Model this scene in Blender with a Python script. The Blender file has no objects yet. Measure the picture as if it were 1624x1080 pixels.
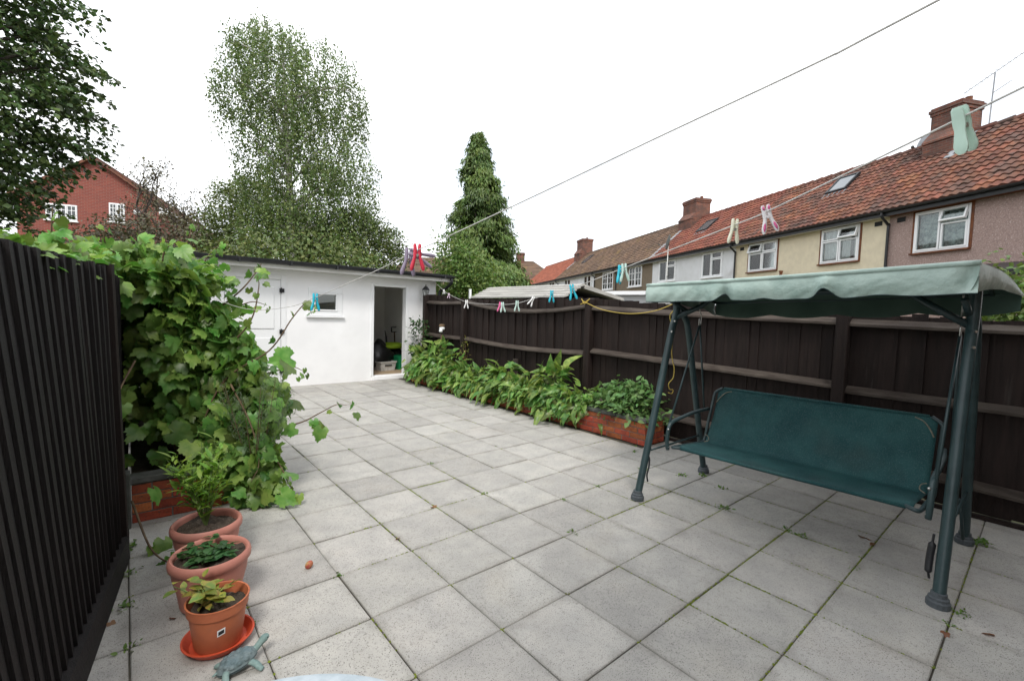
import bpy, bmesh, math
import numpy as np
from mathutils import Matrix, Vector

scene = bpy.context.scene
COL = scene.collection
rng = np.random.default_rng(11)
R_ = math.radians

# ------------------------------------------------------------------ camera
CAM_POS = (-0.8869, -2.0392, 1.4952)
CR = (0.764194, -0.644282, 0.030147)
CU = (0.015537, 0.065115, 0.997757)
CB = (-0.644800, -0.762011, 0.059771)
cd = bpy.data.cameras.new('camera')
cam = bpy.data.objects.new('camera', cd)
COL.objects.link(cam)
cam.matrix_world = Matrix(((CR[0], CU[0], CB[0], CAM_POS[0]), (CR[1], CU[1], CB[1], CAM_POS[1]),
                           (CR[2], CU[2], CB[2], CAM_POS[2]), (0, 0, 0, 1)))
cd.sensor_width = 36.0
cd.lens = 16.03
cd.clip_start = 0.05
cd.clip_end = 600
scene.camera = cam

# ------------------------------------------------------------------ sky, sun, exposure
SUN_DIR = np.array([-0.34, -0.50, 0.80]); SUN_DIR /= np.linalg.norm(SUN_DIR)
world = bpy.data.worlds.new('World'); scene.world = world; world.use_nodes = True
wn = world.node_tree.nodes; wl = world.node_tree.links
wn.clear()
wo = wn.new('ShaderNodeOutputWorld'); bg = wn.new('ShaderNodeBackground')
sky = wn.new('ShaderNodeTexSky'); sky.sky_type = 'NISHITA'; sky.sun_disc = False
sky.sun_elevation = math.asin(SUN_DIR[2]); sky.sun_rotation = math.atan2(SUN_DIR[0], SUN_DIR[1])
sky.air_density = 1.0; sky.dust_density = 2.0
tc = wn.new('ShaderNodeTexCoord')
cn = wn.new('ShaderNodeTexNoise'); cn.inputs['Scale'].default_value = 2.2; cn.inputs['Detail'].default_value = 6
cmap = wn.new('ShaderNodeMapping'); cmap.inputs['Scale'].default_value = (1, 1, 2.4)
wl.new(tc.outputs['Generated'], cmap.inputs['Vector']); wl.new(cmap.outputs['Vector'], cn.inputs['Vector'])
crp = wn.new('ShaderNodeValToRGB')
crp.color_ramp.elements[0].position = 0.34; crp.color_ramp.elements[0].color = (0.52, 0.52, 0.52, 1)
crp.color_ramp.elements[1].position = 0.56; crp.color_ramp.elements[1].color = (0.96, 0.96, 0.96, 1)
wl.new(cn.outputs['Fac'], crp.inputs['Fac'])
cm = wn.new('ShaderNodeMix'); cm.data_type = 'RGBA'
wl.new(crp.outputs['Color'], cm.inputs[0])
wl.new(sky.outputs['Color'], cm.inputs[6]); cm.inputs[7].default_value = (11.6, 11.8, 12.0, 1)
wl.new(cm.outputs[2], bg.inputs['Color']); bg.inputs['Strength'].default_value = 0.10
wl.new(bg.outputs['Background'], wo.inputs['Surface'])

sl = bpy.data.lights.new('sun', 'SUN'); sl.energy = 1.5; sl.angle = R_(14); sl.color = (1.0, 0.96, 0.9)
so = bpy.data.objects.new('sun', sl); COL.objects.link(so)
so.rotation_euler = Vector(SUN_DIR).to_track_quat('Z', 'Y').to_euler()
so.location = (0, 0, 30)

scene.view_settings.view_transform = 'Standard'
scene.view_settings.look = 'None'
scene.view_settings.exposure = 0.67
scene.view_settings.gamma = 1.0
scene.view_settings.use_curve_mapping = False
scene.cycles.max_bounces = 6
scene.cycles.transparent_max_bounces = 8

# ------------------------------------------------------------------ helpers: objects
def tag(o, label=None, cat=None, group=None, kind=None):
    if label: o['label'] = label
    if cat: o['category'] = cat
    if group: o['group'] = group
    if kind: o['kind'] = kind
    return o

def root(name, label, cat, loc=(0, 0, 0), rotz=0.0, group=None):
    o = bpy.data.objects.new(name, None); COL.objects.link(o)
    o.empty_display_size = 0.1
    o.location = loc; o.rotation_euler = (0, 0, rotz)
    return tag(o, label, cat, group)

def link_obj(name, me, parent=None, loc=None):
    o = bpy.data.objects.new(name, me); COL.objects.link(o)
    if parent is not None: o.parent = parent
    if loc is not None: o.location = loc
    return o

class MB:
    def __init__(s): s.v = []; s.f = []; s.m = []; s.t = []
    def add(s, vs, fs, m=0, t=0.0):
        b = len(s.v); s.v.extend([tuple(map(float, p)) for p in vs])
        for f in fs:
            s.f.append(tuple(b + i for i in f)); s.m.append(m); s.t.append(t)
        return s
    def hexa(s, p, m=0, t=0.0):
        # p: 4 bottom, 4 top, counter-clockwise from above
        return s.add(p, [(3, 2, 1, 0), (4, 5, 6, 7), (0, 1, 5, 4), (1, 2, 6, 5), (2, 3, 7, 6), (3, 0, 4, 7)], m, t)
    def box(s, x0, y0, z0, x1, y1, z1, m=0, t=0.0):
        return s.hexa([(x0, y0, z0), (x1, y0, z0), (x1, y1, z0), (x0, y1, z0),
                       (x0, y0, z1), (x1, y0, z1), (x1, y1, z1), (x0, y1, z1)], m, t)
    def tube(s, pts, r, seg=8, m=0, t=0.0, cap=True, flat=1.0):
        P = np.array(pts, float); n = len(P)
        rr = np.full(n, r, float) if np.isscalar(r) else np.array(r, float)
        tang = np.gradient(P, axis=0); tang /= (np.linalg.norm(tang, axis=1)[:, None] + 1e-12)
        ref = np.array([0, 0, 1.0]) if abs(tang[0][2]) < 0.9 else np.array([1.0, 0, 0])
        u = np.cross(tang[0], ref); u /= np.linalg.norm(u)
        vs = []
        for i in range(n):
            u = u - tang[i] * (u @ tang[i]); u /= (np.linalg.norm(u) + 1e-12)
            w = np.cross(tang[i], u)
            for k in range(seg):
                a = 2 * math.pi * k / seg
                vs.append(P[i] + rr[i] * (math.cos(a) * u + math.sin(a) * w * flat))
        fs = []
        for i in range(n - 1):
            for k in range(seg):
                a = i * seg + k; b = i * seg + (k + 1) % seg
                fs.append((a, b, b + seg, a + seg))
        if cap:
            fs.append(tuple(range(seg - 1, -1, -1))); fs.append(tuple((n - 1) * seg + k for k in range(seg)))
        return s.add(vs, fs, m, t)
    def lathe(s, prof, seg=24, c=(0, 0, 0), m=0, t=0.0, sx=1.0, sy=1.0):
        vs = []; fs = []; n = len(prof)
        for r, z in prof:
            for k in range(seg):
                a = 2 * math.pi * k / seg
                vs.append((c[0] + r * math.cos(a) * sx, c[1] + r * math.sin(a) * sy, c[2] + z))
        for i in range(n - 1):
            for k in range(seg):
                a = i * seg + k; b = i * seg + (k + 1) % seg
                fs.append((a, b, b + seg, a + seg))
        return s.add(vs, fs, m, t)
    def disc(s, c, r, seg=20, m=0, t=0.0, up=True):
        vs = [(c[0] + r * math.cos(2 * math.pi * k / seg), c[1] + r * math.sin(2 * math.pi * k / seg), c[2]) for k in range(seg)]
        f = tuple(range(seg)) if up else tuple(range(seg - 1, -1, -1))
        return s.add(vs, [f], m, t)
    def grid(s, nu, nv, fn, m=0, t=0.0):
        vs = [fn(i / nu, j / nv) for j in range(nv + 1) for i in range(nu + 1)]
        fs = [(j * (nu + 1) + i, j * (nu + 1) + i + 1, (j + 1) * (nu + 1) + i + 1, (j + 1) * (nu + 1) + i) for j in range(nv) for i in range(nu)]
        return s.add(vs, fs, m, t)
    def ball(s, c, r, m=0, t=0.0, nu=10, nv=6, sx=1, sy=1, sz=1):
        vs = [(c[0], c[1], c[2] - r * sz)]
        for j in range(1, nv):
            ph = math.pi * j / nv - math.pi / 2
            for i in range(nu):
                a = 2 * math.pi * i / nu
                vs.append((c[0] + r * sx * math.cos(ph) * math.cos(a), c[1] + r * sy * math.cos(ph) * math.sin(a), c[2] + r * sz * math.sin(ph)))
        vs.append((c[0], c[1], c[2] + r * sz)); fs = []
        for i in range(nu):
            fs.append((0, 1 + (i + 1) % nu, 1 + i))
            for j in range(nv - 2):
                a = 1 + j * nu + i; b = 1 + j * nu + (i + 1) % nu
                fs.append((a, b, b + nu, a + nu))
            a = 1 + (nv - 2) * nu
            fs.append((a + i, a + (i + 1) % nu, len(vs) - 1))
        return s.add(vs, fs, m, t)
    def mesh(s, name, mats, smooth=False, bevel=0.0, bseg=1):
        me = bpy.data.meshes.new(name)
        me.from_pydata(s.v, [], s.f)
        if not isinstance(mats, (list, tuple)): mats = [mats]
        for m in mats: me.materials.append(m)
        me.polygons.foreach_set('material_index', s.m)
        at = me.attributes.new('tint', 'FLOAT', 'FACE'); at.data.foreach_set('value', s.t)
        if bevel > 0:
            bm = bmesh.new(); bm.from_mesh(me)
            bmesh.ops.bevel(bm, geom=list(bm.edges), offset=bevel, segments=bseg, affect='EDGES', profile=0.5)
            bm.to_mesh(me); bm.free()
        if smooth: me.polygons.foreach_set('use_smooth', [True] * len(me.polygons))
        me.update()
        return me
    def build(s, name, mats, parent=None, smooth=False, bevel=0.0, loc=None, bseg=1):
        return link_obj(name, s.mesh(name, mats, smooth, bevel, bseg), parent, loc)

def autosmooth(o, ang=40):
    me = o.data
    me.polygons.foreach_set('use_smooth', [True] * len(me.polygons))
    try: me.set_sharp_from_angle(angle=R_(ang))
    except Exception: pass
    return o

def curve(pts, n=24):
    """Catmull-Rom through pts"""
    P = np.array(pts, float)
    P = np.vstack([2 * P[0] - P[1], P, 2 * P[-1] - P[-2]])
    out = []; segs = len(P) - 3
    for i in range(segs):
        for k in range(n):
            t = k / n; a, b, c, d = P[i], P[i + 1], P[i + 2], P[i + 3]
            out.append(0.5 * ((2 * b) + (-a + c) * t + (2 * a - 5 * b + 4 * c - d) * t * t + (-a + 3 * b - 3 * c + d) * t ** 3))
    out.append(P[-2]); return np.array(out)

def wall_holes(mb, x0, x1, z0, z1, holes, y0, y1, m=0, mr=None):
    """wall in the XZ plane, front face y0, back y1, with rectangular holes and reveals"""
    if mr is None: mr = m
    xs = sorted({x0, x1, *[h[0] for h in holes], *[h[1] for h in holes]})
    zs = sorted({z0, z1, *[h[2] for h in holes], *[h[3] for h in holes]})
    def solid(i, j):
        if i < 0 or j < 0 or i >= len(xs) - 1 or j >= len(zs) - 1: return False
        cx = (xs[i] + xs[i + 1]) / 2; cz = (zs[j] + zs[j + 1]) / 2
        return not any(h[0] < cx < h[1] and h[2] < cz < h[3] for h in holes)
    for i in range(len(xs) - 1):
        for j in range(len(zs) - 1):
            if not solid(i, j): continue
            a, b, c, d = xs[i], xs[i + 1], zs[j], zs[j + 1]
            mb.add([(a, y0, c), (b, y0, c), (b, y0, d), (a, y0, d)], [(0, 1, 2, 3)], m)
            mb.add([(a, y1, c), (b, y1, c), (b, y1, d), (a, y1, d)], [(3, 2, 1, 0)], m)
            for (di, dj, q) in ((-1, 0, [(a, y0, c), (a, y0, d), (a, y1, d), (a, y1, c)]), (1, 0, [(b, y0, c), (b, y1, c), (b, y1, d), (b, y0, d)]),
                                (0, -1, [(a, y0, c), (a, y1, c), (b, y1, c), (b, y0, c)]), (0, 1, [(a, y0, d), (b, y0, d), (b, y1, d), (a, y1, d)])):
                if not solid(i + di, j + dj): mb.add(q, [(0, 1, 2, 3)], mr)
    return mb

# ------------------------------------------------------------------ helpers: materials
def pmat(name, c1, c2=None, scale=6.0, rough=0.7, bump=0.0, bscale=60.0, var=0.0, spec=0.3, metal=0.0, stretch=(1, 1, 1),
         c3=None, s3=140.0, t3=0.66, transl=0.0, huevar=0.0, detail=5.0, stain=None, coat=0.0, edge=(0.38, 0.62), bdist=0.01):
    m = bpy.data.materials.new(name); m.use_nodes = True
    N = m.node_tree.nodes; L = m.node_tree.links
    p = N['Principled BSDF']; out = N['Material Output']
    p.inputs['Roughness'].default_value = rough; p.inputs['Metallic'].default_value = metal
    p.inputs['Specular IOR Level'].default_value = spec
    if coat: p.inputs['Coat Weight'].default_value = coat
    geo = N.new('ShaderNodeNewGeometry')
    mp = N.new('ShaderNodeMapping'); mp.inputs['Scale'].default_value = stretch
    L.new(geo.outputs['Position'], mp.inputs['Vector'])
    col = None
    rgb = N.new('ShaderNodeRGB'); rgb.outputs[0].default_value = (*c1, 1); col = rgb.outputs[0]
    def mixc(a, colr, fac, mode='MIX'):
        mx = N.new('ShaderNodeMix'); mx.data_type = 'RGBA'; mx.blend_type = mode
        L.new(a, mx.inputs[6])
        if isinstance(colr, tuple): mx.inputs[7].default_value = (*colr, 1)
        else: L.new(colr, mx.inputs[7])
        if isinstance(fac, (int, float)): mx.inputs[0].default_value = fac
        else: L.new(fac, mx.inputs[0])
        return mx.outputs[2]
    def noise(sc, det=detail, rgh=0.55):
        n = N.new('ShaderNodeTexNoise'); n.inputs['Scale'].default_value = sc; n.inputs['Detail'].default_value = det
        n.inputs['Roughness'].default_value = rgh
        L.new(mp.outputs['Vector'], n.inputs['Vector']); return n.outputs['Fac']
    def ramp(v, a, b):
        r = N.new('ShaderNodeMapRange'); r.inputs['From Min'].default_value = a; r.inputs['From Max'].default_value = b
        L.new(v, r.inputs['Value']); return r.outputs['Result']
    if c2 is not None: col = mixc(col, c2, ramp(noise(scale), *edge))
    if stain is not None:
        for (sc, ss, a, b, amt) in stain:
            f = ramp(noise(ss), a, b)
            mu = N.new('ShaderNodeMath'); mu.operation = 'MULTIPLY'; mu.inputs[1].default_value = amt; L.new(f, mu.inputs[0])
            col = mixc(col, sc, mu.outputs[0])
    if c3 is not None: col = mixc(col, c3, ramp(noise(s3, 2.0, 0.5), t3, t3 + 0.06))
    if var or huevar:
        at = N.new('ShaderNodeAttribute'); at.attribute_name = 'tint'
        oi = N.new('ShaderNodeObjectInfo')
        ad = N.new('ShaderNodeMath'); ad.operation = 'ADD'; L.new(at.outputs['Fac'], ad.inputs[0]); L.new(oi.outputs['Random'], ad.inputs[1])
        fr = N.new('ShaderNodeMath'); fr.operation = 'FRACT'; L.new(ad.outputs[0], fr.inputs[0])
        hs = N.new('ShaderNodeHueSaturation')
        v = ramp(fr.outputs[0], 0, 1)
        r = v.node; r.inputs['To Min'].default_value = 1 - var; r.inputs['To Max'].default_value = 1 + var
        L.new(v, hs.inputs['Value'])
        if huevar:
            m7 = N.new('ShaderNodeMath'); m7.operation = 'MULTIPLY'; m7.inputs[1].default_value = 7.31; L.new(fr.outputs[0], m7.inputs[0])
            f7 = N.new('ShaderNodeMath'); f7.operation = 'FRACT'; L.new(m7.outputs[0], f7.inputs[0])
            h = ramp(f7.outputs[0], 0, 1); h.node.inputs['To Min'].default_value = 0.5 - huevar; h.node.inputs['To Max'].default_value = 0.5 + huevar
            L.new(h, hs.inputs['Hue'])
        L.new(col, hs.inputs['Color']); col = hs.outputs['Color']
    L.new(col, p.inputs['Base Color'])
    if bump:
        b = N.new('ShaderNodeBump'); b.inputs['Strength'].default_value = bump; b.inputs['Distance'].default_value = bdist
        L.new(noise(bscale, 4.0), b.inputs['Height']); L.new(b.outputs['Normal'], p.inputs['Normal'])
    if transl:
        tr = N.new('ShaderNodeBsdfTranslucent')
        bri = N.new('ShaderNodeHueSaturation'); bri.inputs['Value'].default_value = 1.5; bri.inputs['Saturation'].default_value = 1.1
        L.new(col, bri.inputs['Color']); L.new(bri.outputs['Color'], tr.inputs['Color'])
        ms = N.new('ShaderNodeMixShader'); ms.inputs[0].default_value = transl
        L.new(p.outputs['BSDF'], ms.inputs[1]); L.new(tr.outputs['BSDF'], ms.inputs[2]); L.new(ms.outputs[0], out.inputs['Surface'])
    return m

def glassmat(name, tint=(0.85, 0.9, 0.9), refl=0.05):
    m = bpy.data.materials.new(name); m.use_nodes = True
    N = m.node_tree.nodes; L = m.node_tree.links; N.clear()
    o = N.new('ShaderNodeOutputMaterial'); g = N.new('ShaderNodeBsdfGlossy'); t = N.new('ShaderNodeBsdfTransparent'); mx = N.new('ShaderNodeMixShader')
    g.inputs['Roughness'].default_value = 0.03; t.inputs['Color'].default_value = (*tint, 1)
    lw = N.new('ShaderNodeLayerWeight'); lw.inputs['Blend'].default_value = 0.25
    ad = N.new('ShaderNodeMath'); ad.operation = 'ADD'; ad.inputs[1].default_value = refl; ad.use_clamp = True
    L.new(lw.outputs['Fresnel'], ad.inputs[0]); L.new(ad.outputs[0], mx.inputs[0])
    L.new(t.outputs[0], mx.inputs[1]); L.new(g.outputs[0], mx.inputs[2]); L.new(mx.outputs[0], o.inputs['Surface'])
    return m

M = {}
M['slab'] = pmat('concrete_slab', (0.42, 0.405, 0.376), (0.36, 0.35, 0.33), 5.5, 0.80, 0.55, 110, var=0.10, huevar=0.008, c3=(0.13, 0.122, 0.112), s3=210, t3=0.60, detail=8,
                 stain=[((0.28, 0.27, 0.255), 1.3, 0.52, 0.74, 0.45), ((0.40, 0.36, 0.30), 2.1, 0.55, 0.74, 0.30), ((0.54, 0.525, 0.49), 1.7, 0.56, 0.74, 0.45), ((0.22, 0.215, 0.20), 38.0, 0.55, 0.68, 0.45)], bdist=0.004)
def slab_edges(m):     # grime that gathers along the slab edges
    N = m.node_tree.nodes; L = m.node_tree.links; p = N['Principled BSDF']; src = p.inputs['Base Color'].links[0].from_socket
    t = N.new('ShaderNodeTexCoord'); sp = N.new('ShaderNodeSeparateXYZ'); L.new(t.outputs['Object'], sp.inputs[0])
    ab = []
    for a in 'XY':
        q = N.new('ShaderNodeMath'); q.operation = 'ABSOLUTE'; L.new(sp.outputs[a], q.inputs[0]); ab.append(q)
    mxm = N.new('ShaderNodeMath'); mxm.operation = 'MAXIMUM'; L.new(ab[0].outputs[0], mxm.inputs[0]); L.new(ab[1].outputs[0], mxm.inputs[1])
    g_ = N.new('ShaderNodeNewGeometry'); n = N.new('ShaderNodeTexNoise'); n.inputs['Scale'].default_value = 7; n.inputs['Detail'].default_value = 7; L.new(g_.outputs['Position'], n.inputs['Vector'])
    nm = N.new('ShaderNodeMath'); nm.operation = 'MULTIPLY_ADD'; nm.inputs[1].default_value = .16; L.new(n.outputs['Fac'], nm.inputs[0]); L.new(mxm.outputs[0], nm.inputs[2])
    r = N.new('ShaderNodeMapRange'); r.inputs['From Min'].default_value = .265; r.inputs['From Max'].default_value = .325; r.inputs['To Max'].default_value = .42; L.new(nm.outputs[0], r.inputs['Value'])
    x = N.new('ShaderNodeMix'); x.data_type = 'RGBA'; L.new(r.outputs[0], x.inputs[0]); L.new(src, x.inputs[6]); x.inputs[7].default_value = (.17, .158, .135, 1); L.new(x.outputs[2], p.inputs['Base Color'])
slab_edges(M['slab'])
M['bed'] = pmat('joint_soil', (0.035, 0.031, 0.025), (0.10, 0.09, 0.07), 4, 0.95, 0.4, 80)
M['earth'] = pmat('earth_ground', (0.07, 0.075, 0.035), (0.10, 0.09, 0.05), 0.7, 0.95)
M['soil'] = pmat('soil', (0.045, 0.034, 0.026), (0.085, 0.066, 0.05), 35, 0.95, 0.9, 90, c3=(0.16, 0.13, 0.1), s3=90, t3=0.66)
M['moss'] = pmat('moss', (0.10, 0.14, 0.015), (0.16, 0.19, 0.02), 30, 0.9, 0.5, 200, var=0.3)
M['fence'] = pmat('fence_stain', (0.0135, 0.0082, 0.0070), (0.021, 0.0132, 0.0112), 5, 0.75, 0.5, 40, var=0.16, stretch=(6, 6, 0.5), spec=0.28,
                  stain=[((0.075, 0.065, 0.058), 3.0, 0.64, 0.80, 0.5)])
M['fence_left'] = pmat('fence_left_stain', (0.0085, 0.0072, 0.0075), (0.0145, 0.012, 0.012), 6, 0.66, 0.5, 40, var=0.35, stretch=(6, 6, 0.5), spec=0.3,
                       stain=[((0.045, 0.035, 0.03), 3.0, 0.62, 0.80, 0.5)])
M['rail'] = pmat('fence_rail', (0.042, 0.032, 0.026), (0.085, 0.070, 0.058), 4, 0.8, 0.6, 50, var=0.15, stretch=(4, 1.0, 4), stain=[((0.03, 0.022, 0.02), 2.0, 0.5, 0.65, 0.7)])
M['brick'] = pmat('red_brick', (0.42, 0.105, 0.045), (0.30, 0.075, 0.04), 14, 0.85, 0.6, 70, var=0.28, huevar=0.012, c3=(0.16, 0.07, 0.05), s3=60, t3=0.62,
                  stain=[((0.20, 0.15, 0.12), 2.5, 0.58, 0.75, 0.5)])
M['mortar'] = pmat('mortar', (0.22, 0.2, 0.18), (0.15, 0.14, 0.13), 20, 0.95, 0.5, 120)
M['coping'] = pmat('coping_stone', (0.12, 0.12, 0.115), (0.075, 0.08, 0.07), 8, 0.9, 0.6, 60, var=0.1)
M['render'] = pmat('white_render', (0.88, 0.88, 0.89), (0.83, 0.83, 0.84), 2.0, 0.75, 0.25, 140, stain=[((0.6, 0.59, 0.56), 0.9, 0.6, 0.8, 0.25)], bdist=0.003)
M['upvc'] = pmat('white_upvc', (0.82, 0.83, 0.84), None, rough=0.35, spec=0.5)
M['offwhite'] = pmat('white_paint_wood', (0.74, 0.74, 0.72), (0.66, 0.65, 0.62), 3, 0.55)
M['black_plastic'] = pmat('black_plastic', (0.012, 0.013, 0.015), (0.022, 0.023, 0.026), 6, 0.42, spec=0.45)
M['felt'] = pmat('roof_felt', (0.06, 0.062, 0.06), (0.10, 0.10, 0.095), 8, 0.95, 0.6, 200)
M['interior'] = pmat('interior_plaster', (0.84, 0.84, 0.81), (0.78, 0.78, 0.75), 2, 0.9)
M['tanfloor'] = pmat('tan_floor', (0.42, 0.31, 0.21), (0.36, 0.27, 0.18), 5, 0.6)
M['dark'] = pmat('dark_interior', (0.03, 0.032, 0.034), None, rough=0.9)
M['glass'] = glassmat('window_glass')
M['lampglass'] = glassmat('lantern_glass', (0.9, 0.92, 0.9), 0.12)
M['metal'] = pmat('green_painted_steel', (0.017, 0.038, 0.042), (0.026, 0.052, 0.056), 9, 0.42, 0.1, 60, spec=0.5, c3=(0.10, 0.06, 0.035), s3=70, t3=0.74)
M['footcap'] = pmat('grey_plastic_foot', (0.10, 0.115, 0.125), (0.07, 0.08, 0.09), 14, 0.6)
M['sling'] = pmat('green_sling_fabric', (0.010, 0.053, 0.058), (0.020, 0.080, 0.082), 5, 0.72, 0.6, 420, spec=0.25, c3=(0.06, 0.12, 0.125), s3=230, t3=0.575,
                  stain=[((0.05, 0.062, 0.055), 2.6, 0.54, 0.74, 0.35), ((0.008, 0.024, 0.03), 6.0, 0.55, 0.7, 0.3)], bdist=0.003)
M['canopy'] = pmat('canopy_vinyl', (0.39, 0.50, 0.455), (0.27, 0.37, 0.335), 5.0, 0.42, 0.30, 18, spec=0.5, transl=0.0,
                   stain=[((0.12, 0.2, 0.17), 5.0, 0.60, 0.78, 0.5), ((0.24, 0.11, 0.04), 9.0, 0.70, 0.76, 0.8)], bdist=0.03)
M['painted_shade'] = pmat('shade_painted_vinyl', (0.045, 0.085, 0.068), (0.06, 0.105, 0.085), 5, 0.6)  # canopy vinyl coloured darker to paint in the shade beneath it
M['steel'] = pmat('bright_steel', (0.55, 0.55, 0.53), None, rough=0.35, metal=0.9)
M['rope_white'] = pmat('white_cord', (0.72, 0.70, 0.67), (0.55, 0.54, 0.52), 40, 0.7)
M['rope_yellow'] = pmat('yellow_cord', (0.62, 0.47, 0.10), (0.5, 0.36, 0.08), 60, 0.7)
M['terra_pink'] = pmat('dusty_pink_plastic', (0.50, 0.215, 0.165), (0.43, 0.18, 0.14), 8, 0.55, stain=[((0.24, 0.15, 0.12), 5, 0.55, 0.75, 0.5)])
M['terra'] = pmat('terracotta_plastic', (0.47, 0.145, 0.065), (0.39, 0.12, 0.06), 8, 0.5, stain=[((0.24, 0.11, 0.07), 6, 0.55, 0.75, 0.5)])
M['saucer'] = pmat('red_orange_plastic', (0.52, 0.07, 0.028), (0.44, 0.055, 0.022), 8, 0.4, spec=0.5)
M['turtle'] = pmat('verdigris_resin', (0.115, 0.165, 0.18), (0.17, 0.21, 0.215), 22, 0.6, 0.5, 120, stain=[((0.06, 0.09, 0.09), 30, 0.52, 0.68, 0.6)])
M['turtle_skin'] = pmat('verdigris_resin_pale', (0.22, 0.31, 0.29), (0.15, 0.23, 0.22), 26, 0.6, 0.4, 120)
M['table'] = pmat('white_table_paint', (0.42, 0.48, 0.52), (0.34, 0.40, 0.44), 30, 0.45, 0.2, 160)
M['fruit'] = pmat('red_fruit', (0.35, 0.06, 0.05), (0.45, 0.28, 0.12), 30, 0.5)
M['stalk'] = pmat('brown_cane', (0.10, 0.065, 0.04), (0.16, 0.11, 0.065), 20, 0.8)
M['greenstalk'] = pmat('green_stem', (0.13, 0.20, 0.05), (0.10, 0.15, 0.05), 20, 0.6)
M['bark_dark'] = pmat('dark_bark', (0.05, 0.042, 0.036), (0.085, 0.07, 0.06), 6, 0.95, 0.8, 20, stretch=(3, 3, 0.7))
M['bark_birch'] = pmat('birch_bark', (0.62, 0.60, 0.56), (0.42, 0.40, 0.37), 4, 0.85, 0.3, 30, stretch=(1, 1, 4), stain=[((0.06, 0.05, 0.045), 3.5, 0.58, 0.66, 0.9)])
def leafm(n, c1, c2, v=0.3, h=0.02, tr=0.28, rough=0.45, sc=9): return pmat(n, c1, c2, sc, rough, var=v, huevar=h, transl=tr, spec=0.4)
M['vine'] = leafm('vine_leaf', (0.10, 0.21, 0.038), (0.185, 0.295, 0.07), 0.45, 0.030, tr=.33, rough=.4, sc=14)
M['arum'] = leafm('arum_leaf', (0.08, 0.185, 0.035), (0.21, 0.31, 0.075), 0.42, 0.035, rough=0.36, sc=20)
M['rose'] = leafm('shrub_leaf', (0.10, 0.20, 0.06), (0.15, 0.26, 0.085), 0.35, 0.02)
M['bay'] = leafm('bay_leaf', (0.03, 0.075, 0.022), (0.05, 0.11, 0.03), 0.35, 0.02)
M['rosemary'] = leafm('rosemary_needle', (0.085, 0.13, 0.06), (0.12, 0.17, 0.09), 0.3, 0.02)
M['potgreen'] = leafm('bright_leaf', (0.13, 0.25, 0.03), (0.18, 0.29, 0.045), 0.3, 0.02)
M['potdark'] = leafm('dark_low_leaf', (0.035, 0.10, 0.03), (0.055, 0.13, 0.04), 0.35, 0.02)
M['potyellow'] = leafm('yellowing_leaf', (0.14, 0.22, 0.04), (0.34, 0.27, 0.06), 0.3, 0.025, sc=25)
M['weed'] = leafm('weed_leaf', (0.10, 0.19, 0.035), (0.14, 0.23, 0.05), 0.25, 0.02)
M['birchleaf'] = leafm('birch_leaf', (0.10, 0.155, 0.042), (0.15, 0.205, 0.06), 0.42, 0.03, tr=0.25)
M['limeleaf'] = leafm('lime_leaf', (0.04, 0.075, 0.022), (0.075, 0.115, 0.035), 0.6, 0.03, tr=0.18)
M['conleaf'] = leafm('conifer_spray', (0.07, 0.125, 0.03), (0.125, 0.185, 0.042), 0.45, 0.025, tr=0.15, sc=2.2)
M['lowleaf'] = leafm('background_leaf', (0.085, 0.125, 0.034), (0.13, 0.165, 0.05), 0.5, 0.035, tr=0.2)
M['plumleaf'] = leafm('brown_purple_leaf', (0.105, 0.088, 0.052), (0.13, 0.125, 0.065), 0.45, 0.03, tr=0.15)
M['bushleaf'] = leafm('light_bush_leaf', (0.10, 0.17, 0.04), (0.14, 0.21, 0.05), 0.4, 0.03)

# ------------------------------------------------------------------ helpers: foliage
def unit(a): return a / (np.linalg.norm(a, axis=-1, keepdims=True) + 1e-12)
def basis(T, Nn):
    T = unit(T); Nn = unit(Nn - T * np.sum(T * Nn, -1, keepdims=True)); B = np.cross(Nn, T)
    return np.stack([T, B, Nn], -1)      # columns

def tri_fan_leaf(outline, cup=0.0, droop=0.0, fold=0.0):
    """leaf in the XY plane growing along +X from the origin; outline = list of (x, y); centre fan"""
    o = np.array(outline, float); c = np.array([0.42, 0.0])
    P = np.vstack([c, o]); z = -droop * P[:, 0] ** 2 + fold * np.abs(P[:, 1]) - cup * ((P[:, 0] - .42) ** 2 + P[:, 1] ** 2)
    V = np.c_[P, z]; n = len(o)
    F = [(0, 1 + i, 1 + (i + 1) % n) for i in range(n)]
    return V, np.array(F)

def vine_leaf_shape(seed):
    r = np.random.default_rng(seed); pts = []
    lob = [(0.0, 0.60), (0.98, 0.53), (1.95, 0.50), (-1.95, 0.50), (-0.98, 0.53)]
    n = 40
    for k in range(n):
        a = math.pi - 2 * math.pi * (k + .5) / n
        rad = 0.455
        for la, lr in lob:
            d = abs((a - la + math.pi) % (2 * math.pi) - math.pi)
            rad = max(rad, lr * max(0.0, 1 - (d / 0.62) ** 2 * 0.52))
        rad *= 1 + (0.065 if k % 2 else -0.055) + r.uniform(-.03, .03)
        if abs(a) > 2.85: rad *= 0.35
        pts.append((0.42 + rad * math.cos(a), rad * math.sin(a)))
    return tri_fan_leaf(pts[::-1], cup=r.uniform(.1, .8), droop=r.uniform(.05, .55), fold=r.uniform(-.15, .4))

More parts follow.
